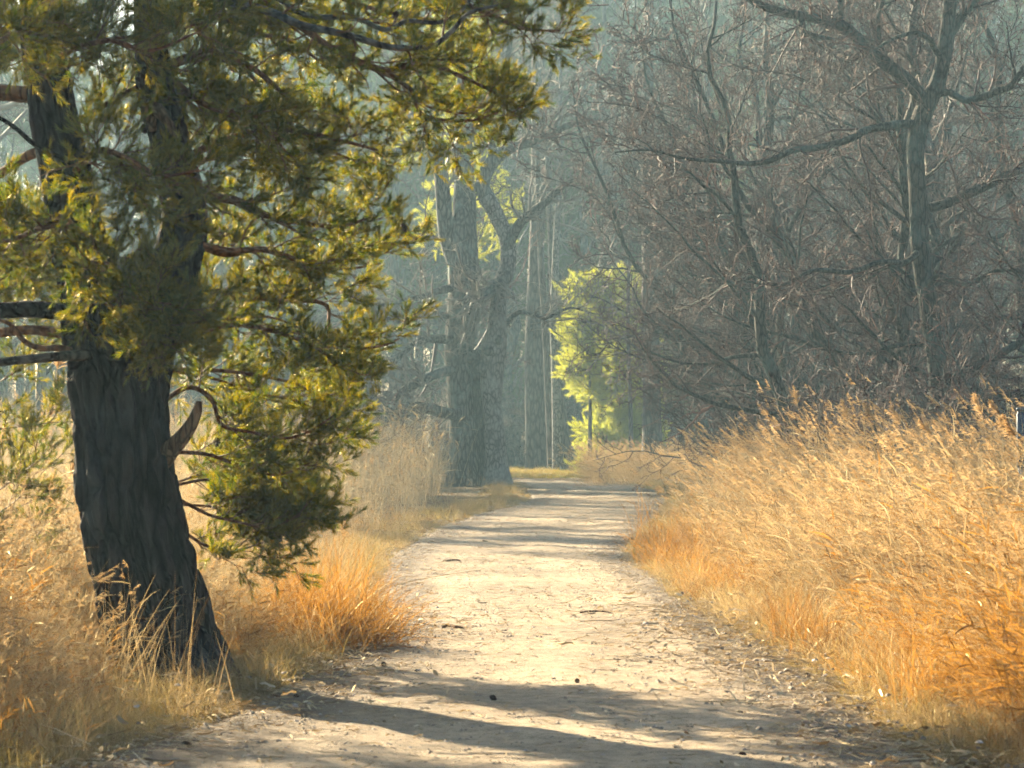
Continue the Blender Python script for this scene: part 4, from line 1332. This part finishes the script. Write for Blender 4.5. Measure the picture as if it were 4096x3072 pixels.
# the far wood closing the view: one mass
rg = RS(610)
objs = []
for i, kit in enumerate(FP):
    tot = []
    for (pn, me, st) in kit:
        tot.append(me)
    import bmesh
    bm = bmesh.new()
    mats = []
    for me in tot:
        n0 = len(bm.faces)
        bm.from_mesh(me)
        bm.faces.ensure_lookup_table()
        for f in bm.faces[n0:]:
            f.material_index = len(mats)
        mats.append(me.materials[0])
    me = bpy.data.meshes.new('wood_pine')
    bm.to_mesh(me)
    bm.free()
    for m_ in mats:
        me.materials.append(m_)
    objs.append(bpy.data.objects.new('wood_pine', me))
NGW = scatter_group('wood_scatter', objs)
pp = []
for row, d in enumerate((124, 131, 139, 148, 158, 170, 184)):
    for k in range(28 if d < 160 else 44):
        q = ((k - (13.5 if d < 160 else 24)) * 3.0 + rg.uniform(-1.2, 1.2), d + rg.uniform(-3, 3), -0.05)
        if not in_lane(q[0], q[1]):
            pp.append(q)
pp = np.array(pp)
n = len(pp)
wk = np.where(pp[:, 1] < 142, np.where(rg.rand(n) < 0.55, 2, rg.randint(0, 2, n)), rg.randint(0, 3, n))
far = scatter('far_wood', pp, np.stack([np.zeros(n), np.zeros(n), rg.rand(n) * 6.28], 1), np.where(wk == 2, 1.4, 1.22) * rg.uniform(0.9, 1.08, n), wk, NGW)
far['label'] = 'dark hazy pine wood closing the view'
far['category'] = 'wood'


# ------------------------------------------------------------------ grass and reeds
def blades(mb, rng, num, h, w, spread, curve, n=5, lean=(0, 0), r=0.1, hvar=(0.6, 1.1)):
    st = np.zeros((num, 3))
    st[:, :2] = rng.normal(0, r, (num, 2))
    az = rng.rand(num) * 2 * math.pi
    d = np.stack([np.cos(az) * spread * rng.rand(num) + lean[0], np.sin(az) * spread * rng.rand(num) + lean[1], np.ones(num)], 1)
    d = norm(d)
    L = h * rng.uniform(hvar[0], hvar[1], num)
    Pt = np.zeros((num, n, 3))
    Pt[:, 0] = st
    out = norm(d * np.array([1, 1, 0]) + 1e-6)
    for i in range(1, n):
        Pt[:, i] = Pt[:, i - 1] + d * (L / (n - 1))[:, None]
        d = norm(d + (out * 0.6 + np.array([0, 0, -0.8])) * curve * (i / n) * rng.uniform(0.3, 1.3, num)[:, None])
    Wd = w * np.linspace(1, 0.12, n)[None, :] * rng.uniform(0.7, 1.2, num)[:, None]
    side = norm(np.cross(Pt[:, -1] - Pt[:, 0] + 1e-6, rng.normal(0, 1, (num, 3))))
    ribbons(mb, Pt, Wd, side)
    return Pt


def plumes(mb, rng, tips, dirs, length, width, strands, w=0.0016, droop=(-0.3, 0, -0.2)):
    """feathery heads made of fine strands"""
    Nn = len(tips)
    u = rng.rand(Nn, strands)
    st = tips[:, None, :] + dirs[:, None, :] * (u * length)[..., None]
    rv = norm(rng.normal(0, 1, (Nn, strands, 3)))
    d = norm(dirs[:, None, :] * 0.9 + rv * 0.6 + np.asarray(droop))
    ln = width * (1.1 - 0.75 * u) * rng.uniform(0.6, 1.2, (Nn, strands))
    p1 = st + d * (ln * 0.5)[..., None]
    p2 = p1 + norm(d + np.array([0, 0, -0.35])) * (ln * 0.5)[..., None]
    Pt = np.stack([st, p1, p2], axis=2).reshape(-1, 3, 3)
    Wd = np.tile(np.array([w, w * 1.5, w * 0.4]), (Nn * strands, 1))
    side = norm(np.cross(Pt[:, 2] - Pt[:, 0], rng.normal(0, 1, (Nn * strands, 3))))
    ribbons(mb, Pt, Wd, side)


def reed_tuft(seed, h, stems, mat, lean, leaf_per=3, plume_frac=0.5, w=0.0022, r=0.16, pm=0.16, name='reed_tuft', wide=1.0, spread=0.5):
    rng = RS(seed)
    mb = MB()
    Pt = blades(mb, rng, stems, h, w, spread, 0.07, 6, lean, r, (0.5, 1.15))
    # leaves hang off the stems down-wind
    if leaf_per:
        row = np.repeat(np.arange(stems), leaf_per)
        u = rng.uniform(0.15, 0.9, len(row))
        f = u * 5
        i = np.minimum(f.astype(int), 4)
        t = (f - i)[:, None]
        p = Pt[row, i] * (1 - t) + Pt[row, i + 1] * t
        az = rng.rand(len(row)) * 6.28
        d = norm(np.stack([np.cos(az) * 0.7 + lean[0] * 1.4, np.sin(az) * 0.7 + lean[1] * 1.4, rng.uniform(0.1, 0.9, len(row))], 1))
        L = rng.uniform(0.12, 0.38, len(row)) * h * 0.75
        n = 4
        Q = np.zeros((len(row), n, 3))
        Q[:, 0] = p
        for k in range(1, n):
            Q[:, k] = Q[:, k - 1] + d * (L / (n - 1))[:, None]
            d = norm(d + np.array([lean[0] * 0.25, 0, -0.22]) * rng.uniform(0.4, 1.3, len(row))[:, None])
        Wd = np.tile(np.array([0.0022, 0.0042, 0.003, 0.0006]) * wide, (len(row), 1)) * rng.uniform(0.7, 1.3, len(row))[:, None]
        ribbons(mb, Q, Wd, norm(np.cross(Q[:, -1] - Q[:, 0], rng.normal(0, 1, (len(row), 3)))))
    pl_ = MB()
    k = int(stems * plume_frac)
    if k:
        tips = Pt[:k, -1]
        dirs = norm(Pt[:k, -1] - Pt[:k, -2] + np.array([lean[0] * 0.25, lean[1] * 0.25, -0.03]))
        plumes(pl_, rng, tips - dirs * pm * 0.3, dirs, pm, 0.075, 26)
        return proto([(mb, mat), (pl_, M['plume'])], name)
    return proto([(mb, mat)], name)


LEAN = (-0.55, -0.05)
REED = [reed_tuft(701 + i, 1.35, 30, M['reed'], LEAN, 2, 0.35, r=0.24) for i in range(3)] + \
       [reed_tuft(711 + i, 1.15, 28, M['reed_orange'], LEAN, 3, 0.08, w=0.0026, r=0.24, wide=1.5) for i in range(3)]
REED += [reed_tuft(716 + i, 1.4, 34, M['reed_pale'], LEAN, 1, 0.3, r=0.26) for i in range(3)]
NG_REED = scatter_group('reed_scatter', REED)
PALE = [reed_tuft(721 + i, 1.6, 26, M['reed_pale'], (-0.16 + 0.12 * i, 0), 1, 0.10, w=0.0026, spread=0.3, r=0.22) for i in range(3)]
NG_PALE = scatter_group('pale_reed_scatter', PALE)


def turf_proto(seed, h, num, w, mat, curve=0.55, spread=0.9, r=0.07):
    mb = MB()
    blades(mb, RS(seed), num, h, w, spread, curve, 5, (0, 0), r)
    return proto([(mb, mat)], 'turf')


NG_TURF = scatter_group('turf_scatter', [turf_proto(731, 0.24, 46, 0.0018, M['turf']), turf_proto(732, 0.16, 46, 0.0018, M['turf'], 0.7), turf_proto(733, 0.30, 40, 0.0018, M['reed'], 0.6)])
NG_MOSS = scatter_group('moss_scatter', [turf_proto(741, 0.10, 60, 0.004, M['moss'], 0.5, 1.2, 0.12), turf_proto(742, 0.16, 50, 0.004, M['turf'], 0.6, 1.2, 0.12)])
NG_TUFT = scatter_group('tuft_scatter', [turf_proto(751, 0.72, 100, 0.0036, M['reed_orange'], 0.42, 0.95, 0.13), turf_proto(752, 0.62, 100, 0.0036, M['reed_orange'], 0.8, 1.1, 0.13), turf_proto(753, 0.5, 100, 0.0034, M['reed'], 0.8, 1.2, 0.13)])


def scatter_area(name, rng, xy, hs, idx, ng, label, cat, tilt=0.08, zrot=None):
    n = len(xy)
    pts = np.concatenate([xy, np.full((n, 1), -0.01)], 1)
    z = rng.rand(n) * 6.28 if zrot is None else rng.normal(0, zrot, n)
    rot = np.stack([rng.normal(0, tilt, n), rng.normal(0, tilt, n), z], 1)
    o = scatter(name, pts, rot, hs, idx, ng)
    o['label'] = label
    o['category'] = cat
    return o


# tall golden bank beside the path: short at the edge, taller away from it
rng = RS(801)
NB = 5200
dist = np.exp(rng.uniform(math.log(12.6), math.log(80), NB))
off = rng.uniform(0.02, 1, NB) ** 0.8 * 5.2
xe = edge_x(RE, dist)
x = xe + 0.2 + off + 0.15 * np.sin(dist * 1.7) + np.interp(dist, [18, 34, 55], [0.05, 0.35, 0.9])
keep = (x / dist * F < 620)
x, dist, off = x[keep], dist[keep], off[keep]
pat = np.array([noise.noise((a * 0.9, b_ * 0.45, 2.0)) for a, b_ in zip(x, dist)])
hh = np.clip(0.42 + off * 0.42, 0.42, 1.0) * np.interp(dist, [13, 22, 35, 60], [0.68, 0.78, 0.94, 1.0]) * (1 + 0.45 * pat) * rng.uniform(0.65, 1.2, len(x))
keep = rng.rand(len(x)) < np.clip(0.8 + pat * 1.3, 0.12, 1)
x, dist, off, hh = x[keep], dist[keep], off[keep], hh[keep]
near = rng.rand(len(x)) < np.clip((27 - dist) / 16, 0.04, 0.8)
idx = np.where(near, rng.randint(3, 6, len(x)), rng.randint(0, 3, len(x)))
idx = np.where(~near & (rng.rand(len(x)) < np.clip((dist - 16) / 30, 0, 0.75)), rng.randint(6, 9, len(x)), idx)
scatter_area('reed_bank', rng, np.stack([x, dist], 1), hh, idx, NG_REED, 'tall golden reeds and dry grass leaning over along the path edge', 'reeds', 0.2, 0.6)

# pale reed bed round the old tree
rng = RS(802)
dist = rng.uniform(40, 86, 1700)
off = rng.rand(1700) ** 0.8 * 13
x = edge_x(LE, np.minimum(dist, 74)) - 0.6 - off - np.clip(dist - 74, 0, 20) * 0.15
okb = ~((x / dist * F > -78) & (dist < 74.6) & (dist > 58))
hh = np.clip(0.4 + off * 0.45, 0.4, 1.05) * rng.uniform(0.75, 1.25, 1700)
scatter_area('reed_bed', rng, np.stack([x, dist], 1)[okb], hh[okb], rng.randint(0, 3, okb.sum()), NG_PALE, 'pale shaded reed bed round the foot of the old tree', 'reeds', 0.08, 3)

# warm grass between the big pine and the reed bed
rng = RS(803)
NS = 1500
dist = np.exp(rng.uniform(math.log(18.5), math.log(46), NS))
off = rng.rand(NS) ** 0.9 * 8
x = edge_x(LE, dist) - 0.3 - off
hh = np.clip(0.22 + off * 0.33, 0.22, 0.75) * rng.uniform(0.7, 1.2, NS)
pk = rng.rand(NS) < 0.7
for sel, ng_, nm, lb in ((pk, NG_PALE, 'reed_stand', 'thin pale upright reeds behind the big pine'), (~pk, NG_REED, 'grass_stand', 'warm leafy dry grass among the reeds behind the big pine')):
    scatter_area(nm, rng, np.stack([x, dist], 1)[sel], hh[sel], rng.randint(0, 3, sel.sum()) + (0 if ng_ is NG_PALE else rng.randint(0, 2, sel.sum()) * 3), ng_, lb, 'reeds', 0.1, 3)

# orange grass at the foot of the pine, towards the picture corner
rng = RS(804)
dist = rng.uniform(12.2, 19.5, 760)
x = -rng.uniform(1.6, 4.4, 760)
keep = (x < edge_x(LE, dist) - 0.3)
keep &= (np.hypot(x + 2.0, dist - 17.0) > 0.42)
front = (dist < 17.2) & (x / dist * F > -432 + (dist - 12) * 4)
keep &= rng.rand(760) < 0.72
keep &= ~front | (rng.rand(760) < 0.05)
x, dist = x[keep], dist[keep]
hh = np.clip(0.30 + (edge_x(LE, dist) - x) * 0.24, 0.3, 0.72) * rng.uniform(0.7, 1.1, len(x))
scatter_area('dry_grass', rng, np.stack([x, dist], 1), hh, np.where(rng.rand(len(x)) < 0.35, rng.randint(3, 6, len(x)), np.where(rng.rand(len(x)) < 0.5, rng.randint(0, 3, len(x)), rng.randint(6, 9, len(x)))), NG_REED, 'orange dry grass round the foot of the big pine', 'grass', 0.1, 3)
n = 420
dist = rng.uniform(12.2, 19, n)
x = edge_x(LE, dist) - rng.rand(n) * 1.5
ok = ~((dist < 17.2) & (dist > 15.0) & (x / dist * F > -410) & (x / dist * F < -262))
x, dist = x[ok], dist[ok]
n = len(x)
scatter_area('trampled_grass', rng, np.stack([x, dist], 1), rng.uniform(0.5, 1.3, n), rng.randint(0, 3, n), NG_TURF, 'short trampled grass between the pine and the path', 'grass', 0.25)

def stalk_proto(seed):
    mb = MB()
    blades(mb, RS(seed), 5, 0.85, 0.0034, 0.45, 0.10, 7, (-0.05, 0), 0.10, (0.5, 1.1))
    return proto([(mb, M['reed'])], 'stalks')


NG_STALK = scatter_group('stalk_scatter', [stalk_proto(761), stalk_proto(762), stalk_proto(763)])
n = 26
dist = rng.uniform(14.6, 16.4, n)
x = (rng.uniform(60, 235, n) - 512) / F * dist
scatter_area('stalk_fringe', rng, np.stack([x, dist], 1), rng.uniform(0.5, 1.1, n), rng.randint(0, 3, n), NG_STALK, 'thin dry stalks standing in front of the pine foot', 'stalks', 0.1)

# bright orange tussock on the path edge and lesser ones on the other side
tus = [(330, 645, 1.0, 'bright orange arching grass tussock on the path edge near the pine'), ]
rng = RS(805)
ctr = G(322, 646)
n = 30
xy = np.stack([ctr[0] + rng.normal(-0.05, 0.17, n), ctr[1] + rng.normal(0.35, 0.6, n)], 1)
scatter_area('grass_tussock', rng, xy, rng.uniform(0.55, 1.1, n), rng.randint(0, 2, n), NG_TUFT, 'bright orange arching grass tussock on the path edge near the pine', 'tussock', 0.3)
ctr = G(706, 562)
n = 26
xy = np.stack([ctr[0] + rng.normal(0.0, 0.30, n), ctr[1] + rng.normal(0.5, 1.4, n)], 1)
scatter_area('grass_tussock', rng, xy, rng.uniform(0.8, 1.2, n), rng.randint(0, 3, n), NG_TUFT, 'yellow grass tussock drooping onto the path where the bank begins', 'tussock', 0.12)
n = 150
dist = rng.uniform(13, 34, n)
xy = np.stack([edge_x(RE, dist) + np.abs(rng.normal(0.15, 0.35, n)), dist], 1)
scatter_area('bank_edge_grass', rng, xy, rng.uniform(0.35, 0.8, n), rng.choice(3, n, p=[0.2, 0.2, 0.6]), NG_TUFT, 'drooping orange grass along the foot of the reed bank', 'grass', 0.15)

# short verge grass on both sides
rng = RS(806)
n = 3600
dist = np.exp(rng.uniform(math.log(12.4), math.log(80), n))
s_ = rng.rand(n) < 0.5
jit = rng.rand(n) ** 1.6
xl = edge_x(LE, dist) + 0.06 - jit * 1.1
xr = edge_x(RE, dist) - 0.22 + jit * 1.0
x = np.where(s_, xl, xr)
scatter_area('verge_grass', rng, np.stack([x, dist], 1), rng.uniform(0.5, 1.2, n) * np.clip(0.35 + jit * 2, 0.3, 1), rng.randint(0, 3, n), NG_TURF, 'short dry grass fringing both sides of the path', 'grass', 0.2)
# mossy lit strip beyond the bend
n = 2600
x = rng.uniform(-1.5, 8, n)
dist = rng.uniform(88, 108, n)
scatter_area('mossy_turf', rng, np.stack([x, dist], 1), rng.uniform(0.7, 1.4, n), rng.randint(0, 2, n), NG_MOSS, 'sunlit yellow mossy turf beyond the bend', 'turf', 0.2)
n = 420
x = rng.uniform(2.2, 9, n)
dist = rng.uniform(76, 97, n)
scatter_area('reed_clump', rng, np.stack([x + (dist - 80) * 0.05, dist], 1), rng.uniform(0.55, 0.95, n), rng.randint(0, 3, n), NG_REED, 'sunlit grass mound under the young pine at the bend', 'reeds', 0.1, 0.4)


# single reeds that stand out against the trees
def lone_reed(px, py, d, lean, label, plume_len=0.22, rg=None):
    tip = P(px, py, d)
    h = tip[2]
    base = np.array([tip[0] - lean[0] * h, d - lean[1] * h, 0.0])
    e = thing('reed_stalk', base, label, 'reed', 'single plumed reeds')
    rng = RS(int(px * 7 + py))
    mid = base * 0.45 + tip * 0.55 + np.array([-lean[0] * 0.12 * h, 0, 0.05 * h])
    pt, r = spline([base, mid, tip], 10, np.array([0.0035, 0.003, 0.002]))
    mb = MB()
    tubes(mb, pt[None], r[None], 5)
    part(mb, 'stem', M['reed'], e, base)
    dirs = norm((pt[-1] - pt[-2] + np.array([lean[0] * 0.03, 0, -0.02]))[None])
    mb = MB()
    plumes(mb, rng, (tip - dirs[0] * 0.05)[None], dirs, plume_len, 0.10, 150, 0.0022, (lean[0] * 0.6, 0, -0.25))
    part(mb, 'plume', M['plume'], e, base)
    mb = MB()
    for k in range(2):
        t0 = 5 + k * 2
        p0 = pt[t0]
        dd = norm(np.array([lean[0] * 1.5 + rng.normal(0, 0.3), rng.normal(0, 0.3), 0.5]))
        q = [p0 + dd * s_ + np.array([0, 0, -0.9 * s_ * s_]) for s_ in np.linspace(0, 0.35, 6)]
        ribbons(mb, np.array(q)[None], np.array([[0.003, 0.005, 0.005, 0.004, 0.002, 0.0005]]), np.array([[0, 0.6, 0.8]]))
    part(mb, 'leaves', M['reed'], e, base)


for (px, py, d, ln, lab, pl_) in [
    (768, 413, 40, (-0.5, 0), 'reed whose plume points flat towards the path above the bank', 0.24),
    (797, 402, 38, (-0.12, 0), 'tallest upright reed plume standing out against the thick grey stem', 0.26),
    (846, 414, 34, (-0.15, 0), 'reed plume left of the pair near the stout mossy stem', 0.22),
    (873, 417, 33, (-0.35, 0), 'leaning reed plume under the stout mossy alder stem', 0.24),
    (899, 420, 31, (-0.30, 0), 'leaning reed plume in front of the forked alder trunk', 0.22),
    (980, 410, 27, (-0.20, 0), 'tall tan reed plume right of the forked alder', 0.20),
    (998, 412, 28, (-0.35, 0), 'broad reed plume close to the navy board', 0.18),
    (1004, 424, 26, (-0.35, 0), 'small fan-shaped plume just below the broad one', 0.10),
    (1012, 430, 22, (-0.30, 0), 'bright plume overlapping the navy board', 0.17),
    (930, 432, 28, (-0.45, 0), 'drooping reed plume at the crest of the golden bank', 0.2),
    (690, 440, 55, (-0.4, 0), 'small hazy plume where bank and thicket meet', 0.24),
]:
    lone_reed(px, py, d, ln, lab, pl_)
for (px, py, d, ln, lab, pl_) in [
    (58, 364, 26, (0.10, 0), 'sunlit plume touching the pine trunk under the bare limb', 0.2),
    (52, 396, 25, (0.2, 0), 'pair-forming sunlit plume drooping beside the pine trunk', 0.22),
    (48, 418, 25.5, (0.15, 0), 'lower sunlit plume beside the pine trunk', 0.16),
    (72, 470, 24, (0.15, 0), 'bright plume half hidden by the pine trunk edge', 0.2),
    (337, 385, 62, (-0.25, 0), 'pale hazy plume above the reed bed near the pine needles', 0.36),
    (372, 405, 62, (-0.3, 0), 'pale plume leaning over the low limb of the old tree', 0.34),
]:
    lone_reed(px, py, d, ln, lab, pl_)

# ------------------------------------------------------------------ the board at the picture edge
def board():
    d = 30.0
    c = P(1018, 0, d)
    base = np.array([c[0], d, 0.0])
    e = thing('notice_board', base, 'navy notice board on grey posts at the picture edge behind the reeds', 'sign')

    def bx(x0, x1, y0, y1, z0, z1, name, mat, bev=0.006):
        mb = MB()
        pts = []
        for z, i in ((z0, bev), (z0 + bev, 0), (z1 - bev, 0), (z1, bev)):
            pts.append([(x0 + i, y0 + i, z), (x1 - i, y0 + i, z), (x1 - i, y1 - i, z), (x0 + i, y1 - i, z)])
        V = np.array(pts).reshape(-1, 3)
        q = [(3, 2, 1, 0), (12, 13, 14, 15)]
        for r in range(3):
            for k in range(4):
                q.append((r * 4 + k, r * 4 + (k + 1) % 4, r * 4 + 4 + (k + 1) % 4, r * 4 + 4 + k))
        mb.add(V, None, q)
        o = mb.build(name, M[mat], e, False)
        return o
    bx(0.0, 0.62, 0.0, 0.05, 1.10, 1.70, 'board_panel', 'navy')
    bx(-0.012, 0.632, -0.012, 0.062, 1.703, 1.735, 'cap', 'navy')
    bx(0.06, 0.56, -0.008, -0.002, 1.17, 1.63, 'notice_sheet', 'panel', 0.001)
    bx(0.015, 0.065, 0.053, 0.103, -0.2, 1.66, 'post', 'steel')
    bx(0.555, 0.605, 0.053, 0.103, -0.2, 1.66, 'post', 'steel')
    bx(-0.008, 0.0, 0.01, 0.04, 1.12, 1.68, 'edge_strip', 'steel', 0.002)


board()

# ------------------------------------------------------------------ fallen things on the path
rng = RS(901)
cone_spots = [(793, 667), (797, 668), (806, 669), (812, 672), (818, 674), (826, 675), (832, 674), (840, 678), (848, 679), (821, 681), (836, 682), (852, 676), (807, 680),
              (826, 660), (845, 659), (866, 672), (843, 692), (851, 692), (827, 696), (800, 662), (866, 714), (903, 715), (736, 716),
              (265, 668), (275, 671), (290, 676), (302, 672), (296, 699), (207, 712), (183, 747), (385, 668), (496, 703), (577, 684), (745, 758), (930, 756)]
for i, (px, py) in enumerate(cone_spots):
    g = G(px, py)
    if i < 20:
        lab, grp = 'brown pine cone in the scatter of cones beside the tall orange grass', 'cones by the orange grass'
    elif px < 450:
        lab, grp = 'brown pine cone lying near the foot of the big pine', 'cones near the pine'
    else:
        lab, grp = 'dark pine cone lying out on the shaded near path', 'cones on the near path'
    o = bpy.data.objects.new('pine_cone', CONE)
    COL.objects.link(o)
    tag(o, lab, 'pine cone', grp)
    o.location = (g[0], g[1], 0.022)
    o.rotation_euler = (math.pi / 2 + rng.normal(0, 0.3), rng.normal(0, 0.3), rng.rand() * 6.28)
    o.scale = (rng.uniform(0.6, 0.9),) * 3


def stick(x0, y0, x1, y1, r, label, mat='dead'):
    a, b_ = G(x0, y0), G(x1, y1)
    base = (a + b_) / 2
    rg = RS(int(x0 * 3 + y0))
    m1 = a * 0.66 + b_ * 0.34 + np.array([rg.normal(0, 0.02), rg.normal(0, 0.05), 0.012])
    m2 = a * 0.33 + b_ * 0.67 + np.array([rg.normal(0, 0.02), rg.normal(0, 0.05), 0.012])
    up = np.array([0, 0, 0.02])
    pt, r_ = spline([a + up, m1 + up, m2 + up, b_ + up], 14, np.array([r, r * 0.9, r * 0.75, r * 0.4]))
    mb = MB()
    rings(mb, pt, r_, 7, 3, 0.15)
    mb.v = [v - base for v in mb.v]
    o = mb.build('fallen_stick', M[mat])
    o.location = base
    tag(o, label, 'stick')


stick(384, 590, 487, 570.5, 0.004, 'long thin pale stem lying across the path edge by the reeds', 'reed_pale')
stick(444, 562.5, 461, 562.8, 0.012, 'short dark twig on the path at the start of the sunlit patch')
stick(580, 614.5, 612, 615.2, 0.009, 'soft shadow patch in the brightest part of the path, shaped as a stick')  # stick shape standing in for a faint shadow on the sand
stick(442, 629.5, 464, 630.5, 0.014, 'short brown twig on the path beside the orange tussock')
stick(383, 531, 424, 533.5, 0.012, 'pale bleached twig on the verge below the reed bed', 'reed_pale')
stick(483, 542.5, 488, 543, 0.012, 'tiny dark twig on the shaded far path')
stick(558, 646, 580, 649, 0.008, 'thin pale straw stalk lying in mid path', 'reed_pale')
stick(842, 676, 900, 690, 0.010, 'straw-coloured reed stalk lying among the cones', 'reed')
stick(985, 665, 1050, 640, 0.018, 'thick blurred reed stalk sticking out at the near corner', 'reed')

# straw, chips and pebbles strewn over the path
def litter_protos():
    out = []
    for sd, L, w in ((1, 0.07, 0.003), (2, 0.13, 0.0022), (3, 0.045, 0.006)):
        rg = RS(sd)
        mb = MB()
        k = 5
        Pt = np.zeros((k, 4, 3))
        az = rg.rand(k) * 6.28
        d = np.stack([np.cos(az), np.sin(az), np.zeros(k)], 1)
        c = rg.normal(0, 0.16, (k, 3)) * np.array([1, 1, 0])
        for j in range(4):
            Pt[:, j] = c + d * (j - 1.5)[..., None] * L / 3 if False else c + d * ((j - 1.5) * L / 3)
            Pt[:, j, 2] = 0.006 + rg.rand(k) * 0.01
        side = norm(np.cross(d, np.array([0, 0, 1.0])) + np.array([0, 0, 0.4]) * rg.normal(0, 1, (k, 1)))
        ribbons(mb, Pt, np.tile(np.array([0.7, 1, 1, 0.6]) * w, (k, 1)), side)
        out.append(proto([(mb, M['straw'])], 'straw_%d' % sd))
    for sd in (4, 5):
        rg = RS(sd)
        mb = MB()
        for k in range(5):
            c = rg.normal(0, 0.14, 3) * np.array([1, 1, 0])
            r = rg.uniform(0.004, 0.012)
            v = np.array([(0, 0, 0.7), (1, 0, 0), (0.2, 1.1, 0), (-0.9, 0.1, 0), (-0.1, -1, 0), (0.5, 0.6, 0.5), (-0.5, -0.5, 0.5)]) * r + c + np.array([0, 0, 0.002]) + rg.normal(0, 0.0008, (7, 3))
            mb.add(v, [(0, 1, 5), (0, 5, 2), (5, 1, 2), (0, 2, 3), (0, 3, 6), (6, 3, 4), (0, 6, 4), (0, 4, 1)])
        out.append(proto([(mb, M['pebble'])], 'pebbles_%d' % sd))
    return out


NG_LIT2 = scatter_group('litter_scatter', litter_protos())
rng = RS(905)
n = 6500
dist = np.exp(rng.uniform(math.log(12.2), math.log(78), n))
l, r = edge_x(LE, dist), edge_x(RE, dist)
u = rng.rand(n)
u = np.where(rng.rand(n) < 0.45, u, np.where(u < 0.5, u * 0.40 - 0.12, 1.12 - (1 - u) * 0.6))
x = l + (r - l) * u
pts = np.stack([x, dist, np.full(n, 0.016)], 1)
o = scatter('path_litter', pts, np.stack([np.zeros(n), np.zeros(n), rng.rand(n) * 6.28], 1), rng.uniform(0.6, 1.3, n), rng.choice(5, n, p=[0.27, 0.2, 0.18, 0.2, 0.15]), NG_LIT2)
o['label'] = 'straw, needles and grit strewn over the sandy path'
o['category'] = 'litter'

n = 2000
dist = rng.uniform(12.3, 24, n)
l, r = edge_x(LE, dist), edge_x(RE, dist)
x = np.where(rng.rand(n) < 0.72, r + 0.35 - np.abs(rng.normal(0, 0.55, n)), l - 0.3 + np.abs(rng.normal(0, 0.45, n)))
o = scatter('verge_litter', np.stack([x, dist, np.full(n, 0.018)], 1), np.stack([rng.normal(0, 0.12, n), rng.normal(0, 0.12, n), rng.rand(n) * 6.28], 1), rng.uniform(0.9, 2.0, n), rng.choice(5, n, p=[0.3, 0.3, 0.25, 0.1, 0.05]), NG_LIT2)
o['label'] = 'pale straw and bark chips drifted along the path margins'
o['category'] = 'litter'

# ------------------------------------------------------------------ morning haze
def haze():
    m, nt, out = new_mat('haze')
    v = nt.nodes.new('ShaderNodeVolumePrincipled')
    v.inputs['Color'].default_value = (0.45, 0.70, 0.84, 1)
    v.inputs['Density'].default_value = 0.0013
    v.inputs['Anisotropy'].default_value = 0.45
    v.inputs['Density Attribute'].default_value = ''
    nt.links.new(v.outputs[0], out.inputs['Volume'])
    try:
        m.cycles.homogeneous_volume = True
    except Exception:
        pass
    x, y0, y1, z0, z1 = 130, -30, 250, -1.2, 34
    mb = MB()
    V = [(-x, y0, z0), (x, y0, z0), (x, y1, z0), (-x, y1, z0), (-x, y0, z1), (x, y0, z1), (x, y1, z1), (-x, y1, z1)]
    mb.add(V, None, [(3, 2, 1, 0), (4, 5, 6, 7), (0, 1, 5, 4), (1, 2, 6, 5), (2, 3, 7, 6), (3, 0, 4, 7)])
    o = mb.build('haze', m, None, False)
    o['kind'] = 'stuff'
    o['label'] = 'pale morning haze hanging in the wood'
    o['category'] = 'haze'


haze()

# ------------------------------------------------------------------ tell look-alikes apart by their order in the row
ORD = ('first second third fourth fifth sixth seventh eighth ninth tenth eleventh twelfth thirteenth fourteenth fifteenth '
       'sixteenth seventeenth eighteenth nineteenth twentieth').split()
ROWS = {'alders deep in the thicket': ('bare alder deep in the thicket', 'counting from the path'),
        'shrubs in the thicket': ('brown twiggy shrub behind the tall grass', 'counting from the path'),
        'shrubs behind the reed bed': ('grey shrub in the haze behind the pale reeds', 'from the picture edge'),
        'undergrowth beyond the bend': ('hazy undergrowth bush beyond the bend', 'from the old tree'),
        'bare trees of the far wood': ('hazy bare tree back in the wood', 'from left to right'),
        'bare trees in the gap': ('bare tree in the sunny gap behind the reeds', 'from left to right'),
        'pines behind the reed bed': ('tall pine in the stand behind the reeds', 'from left to right'),
        'pines beside the camera': ('unseen pine added to shade the near path and air', 'from left to right'),
        'cones by the orange grass': ('brown pine cone beside the tall orange grass', 'from left to right'),
        'cones near the pine': ('brown pine cone near the foot of the big pine', 'from left to right'),
        'cones on the near path': ('dark pine cone out on the near path', 'from left to right')}
for gname, (lab, tail) in ROWS.items():
    row = sorted((o for o in SC.objects if o.get('group') == gname), key=lambda o: o.location.x / o.location.y)
    for i, o in enumerate(row):
        o['label'] = '%s, %s %s' % (lab, ORD[min(i, len(ORD) - 1)], tail)
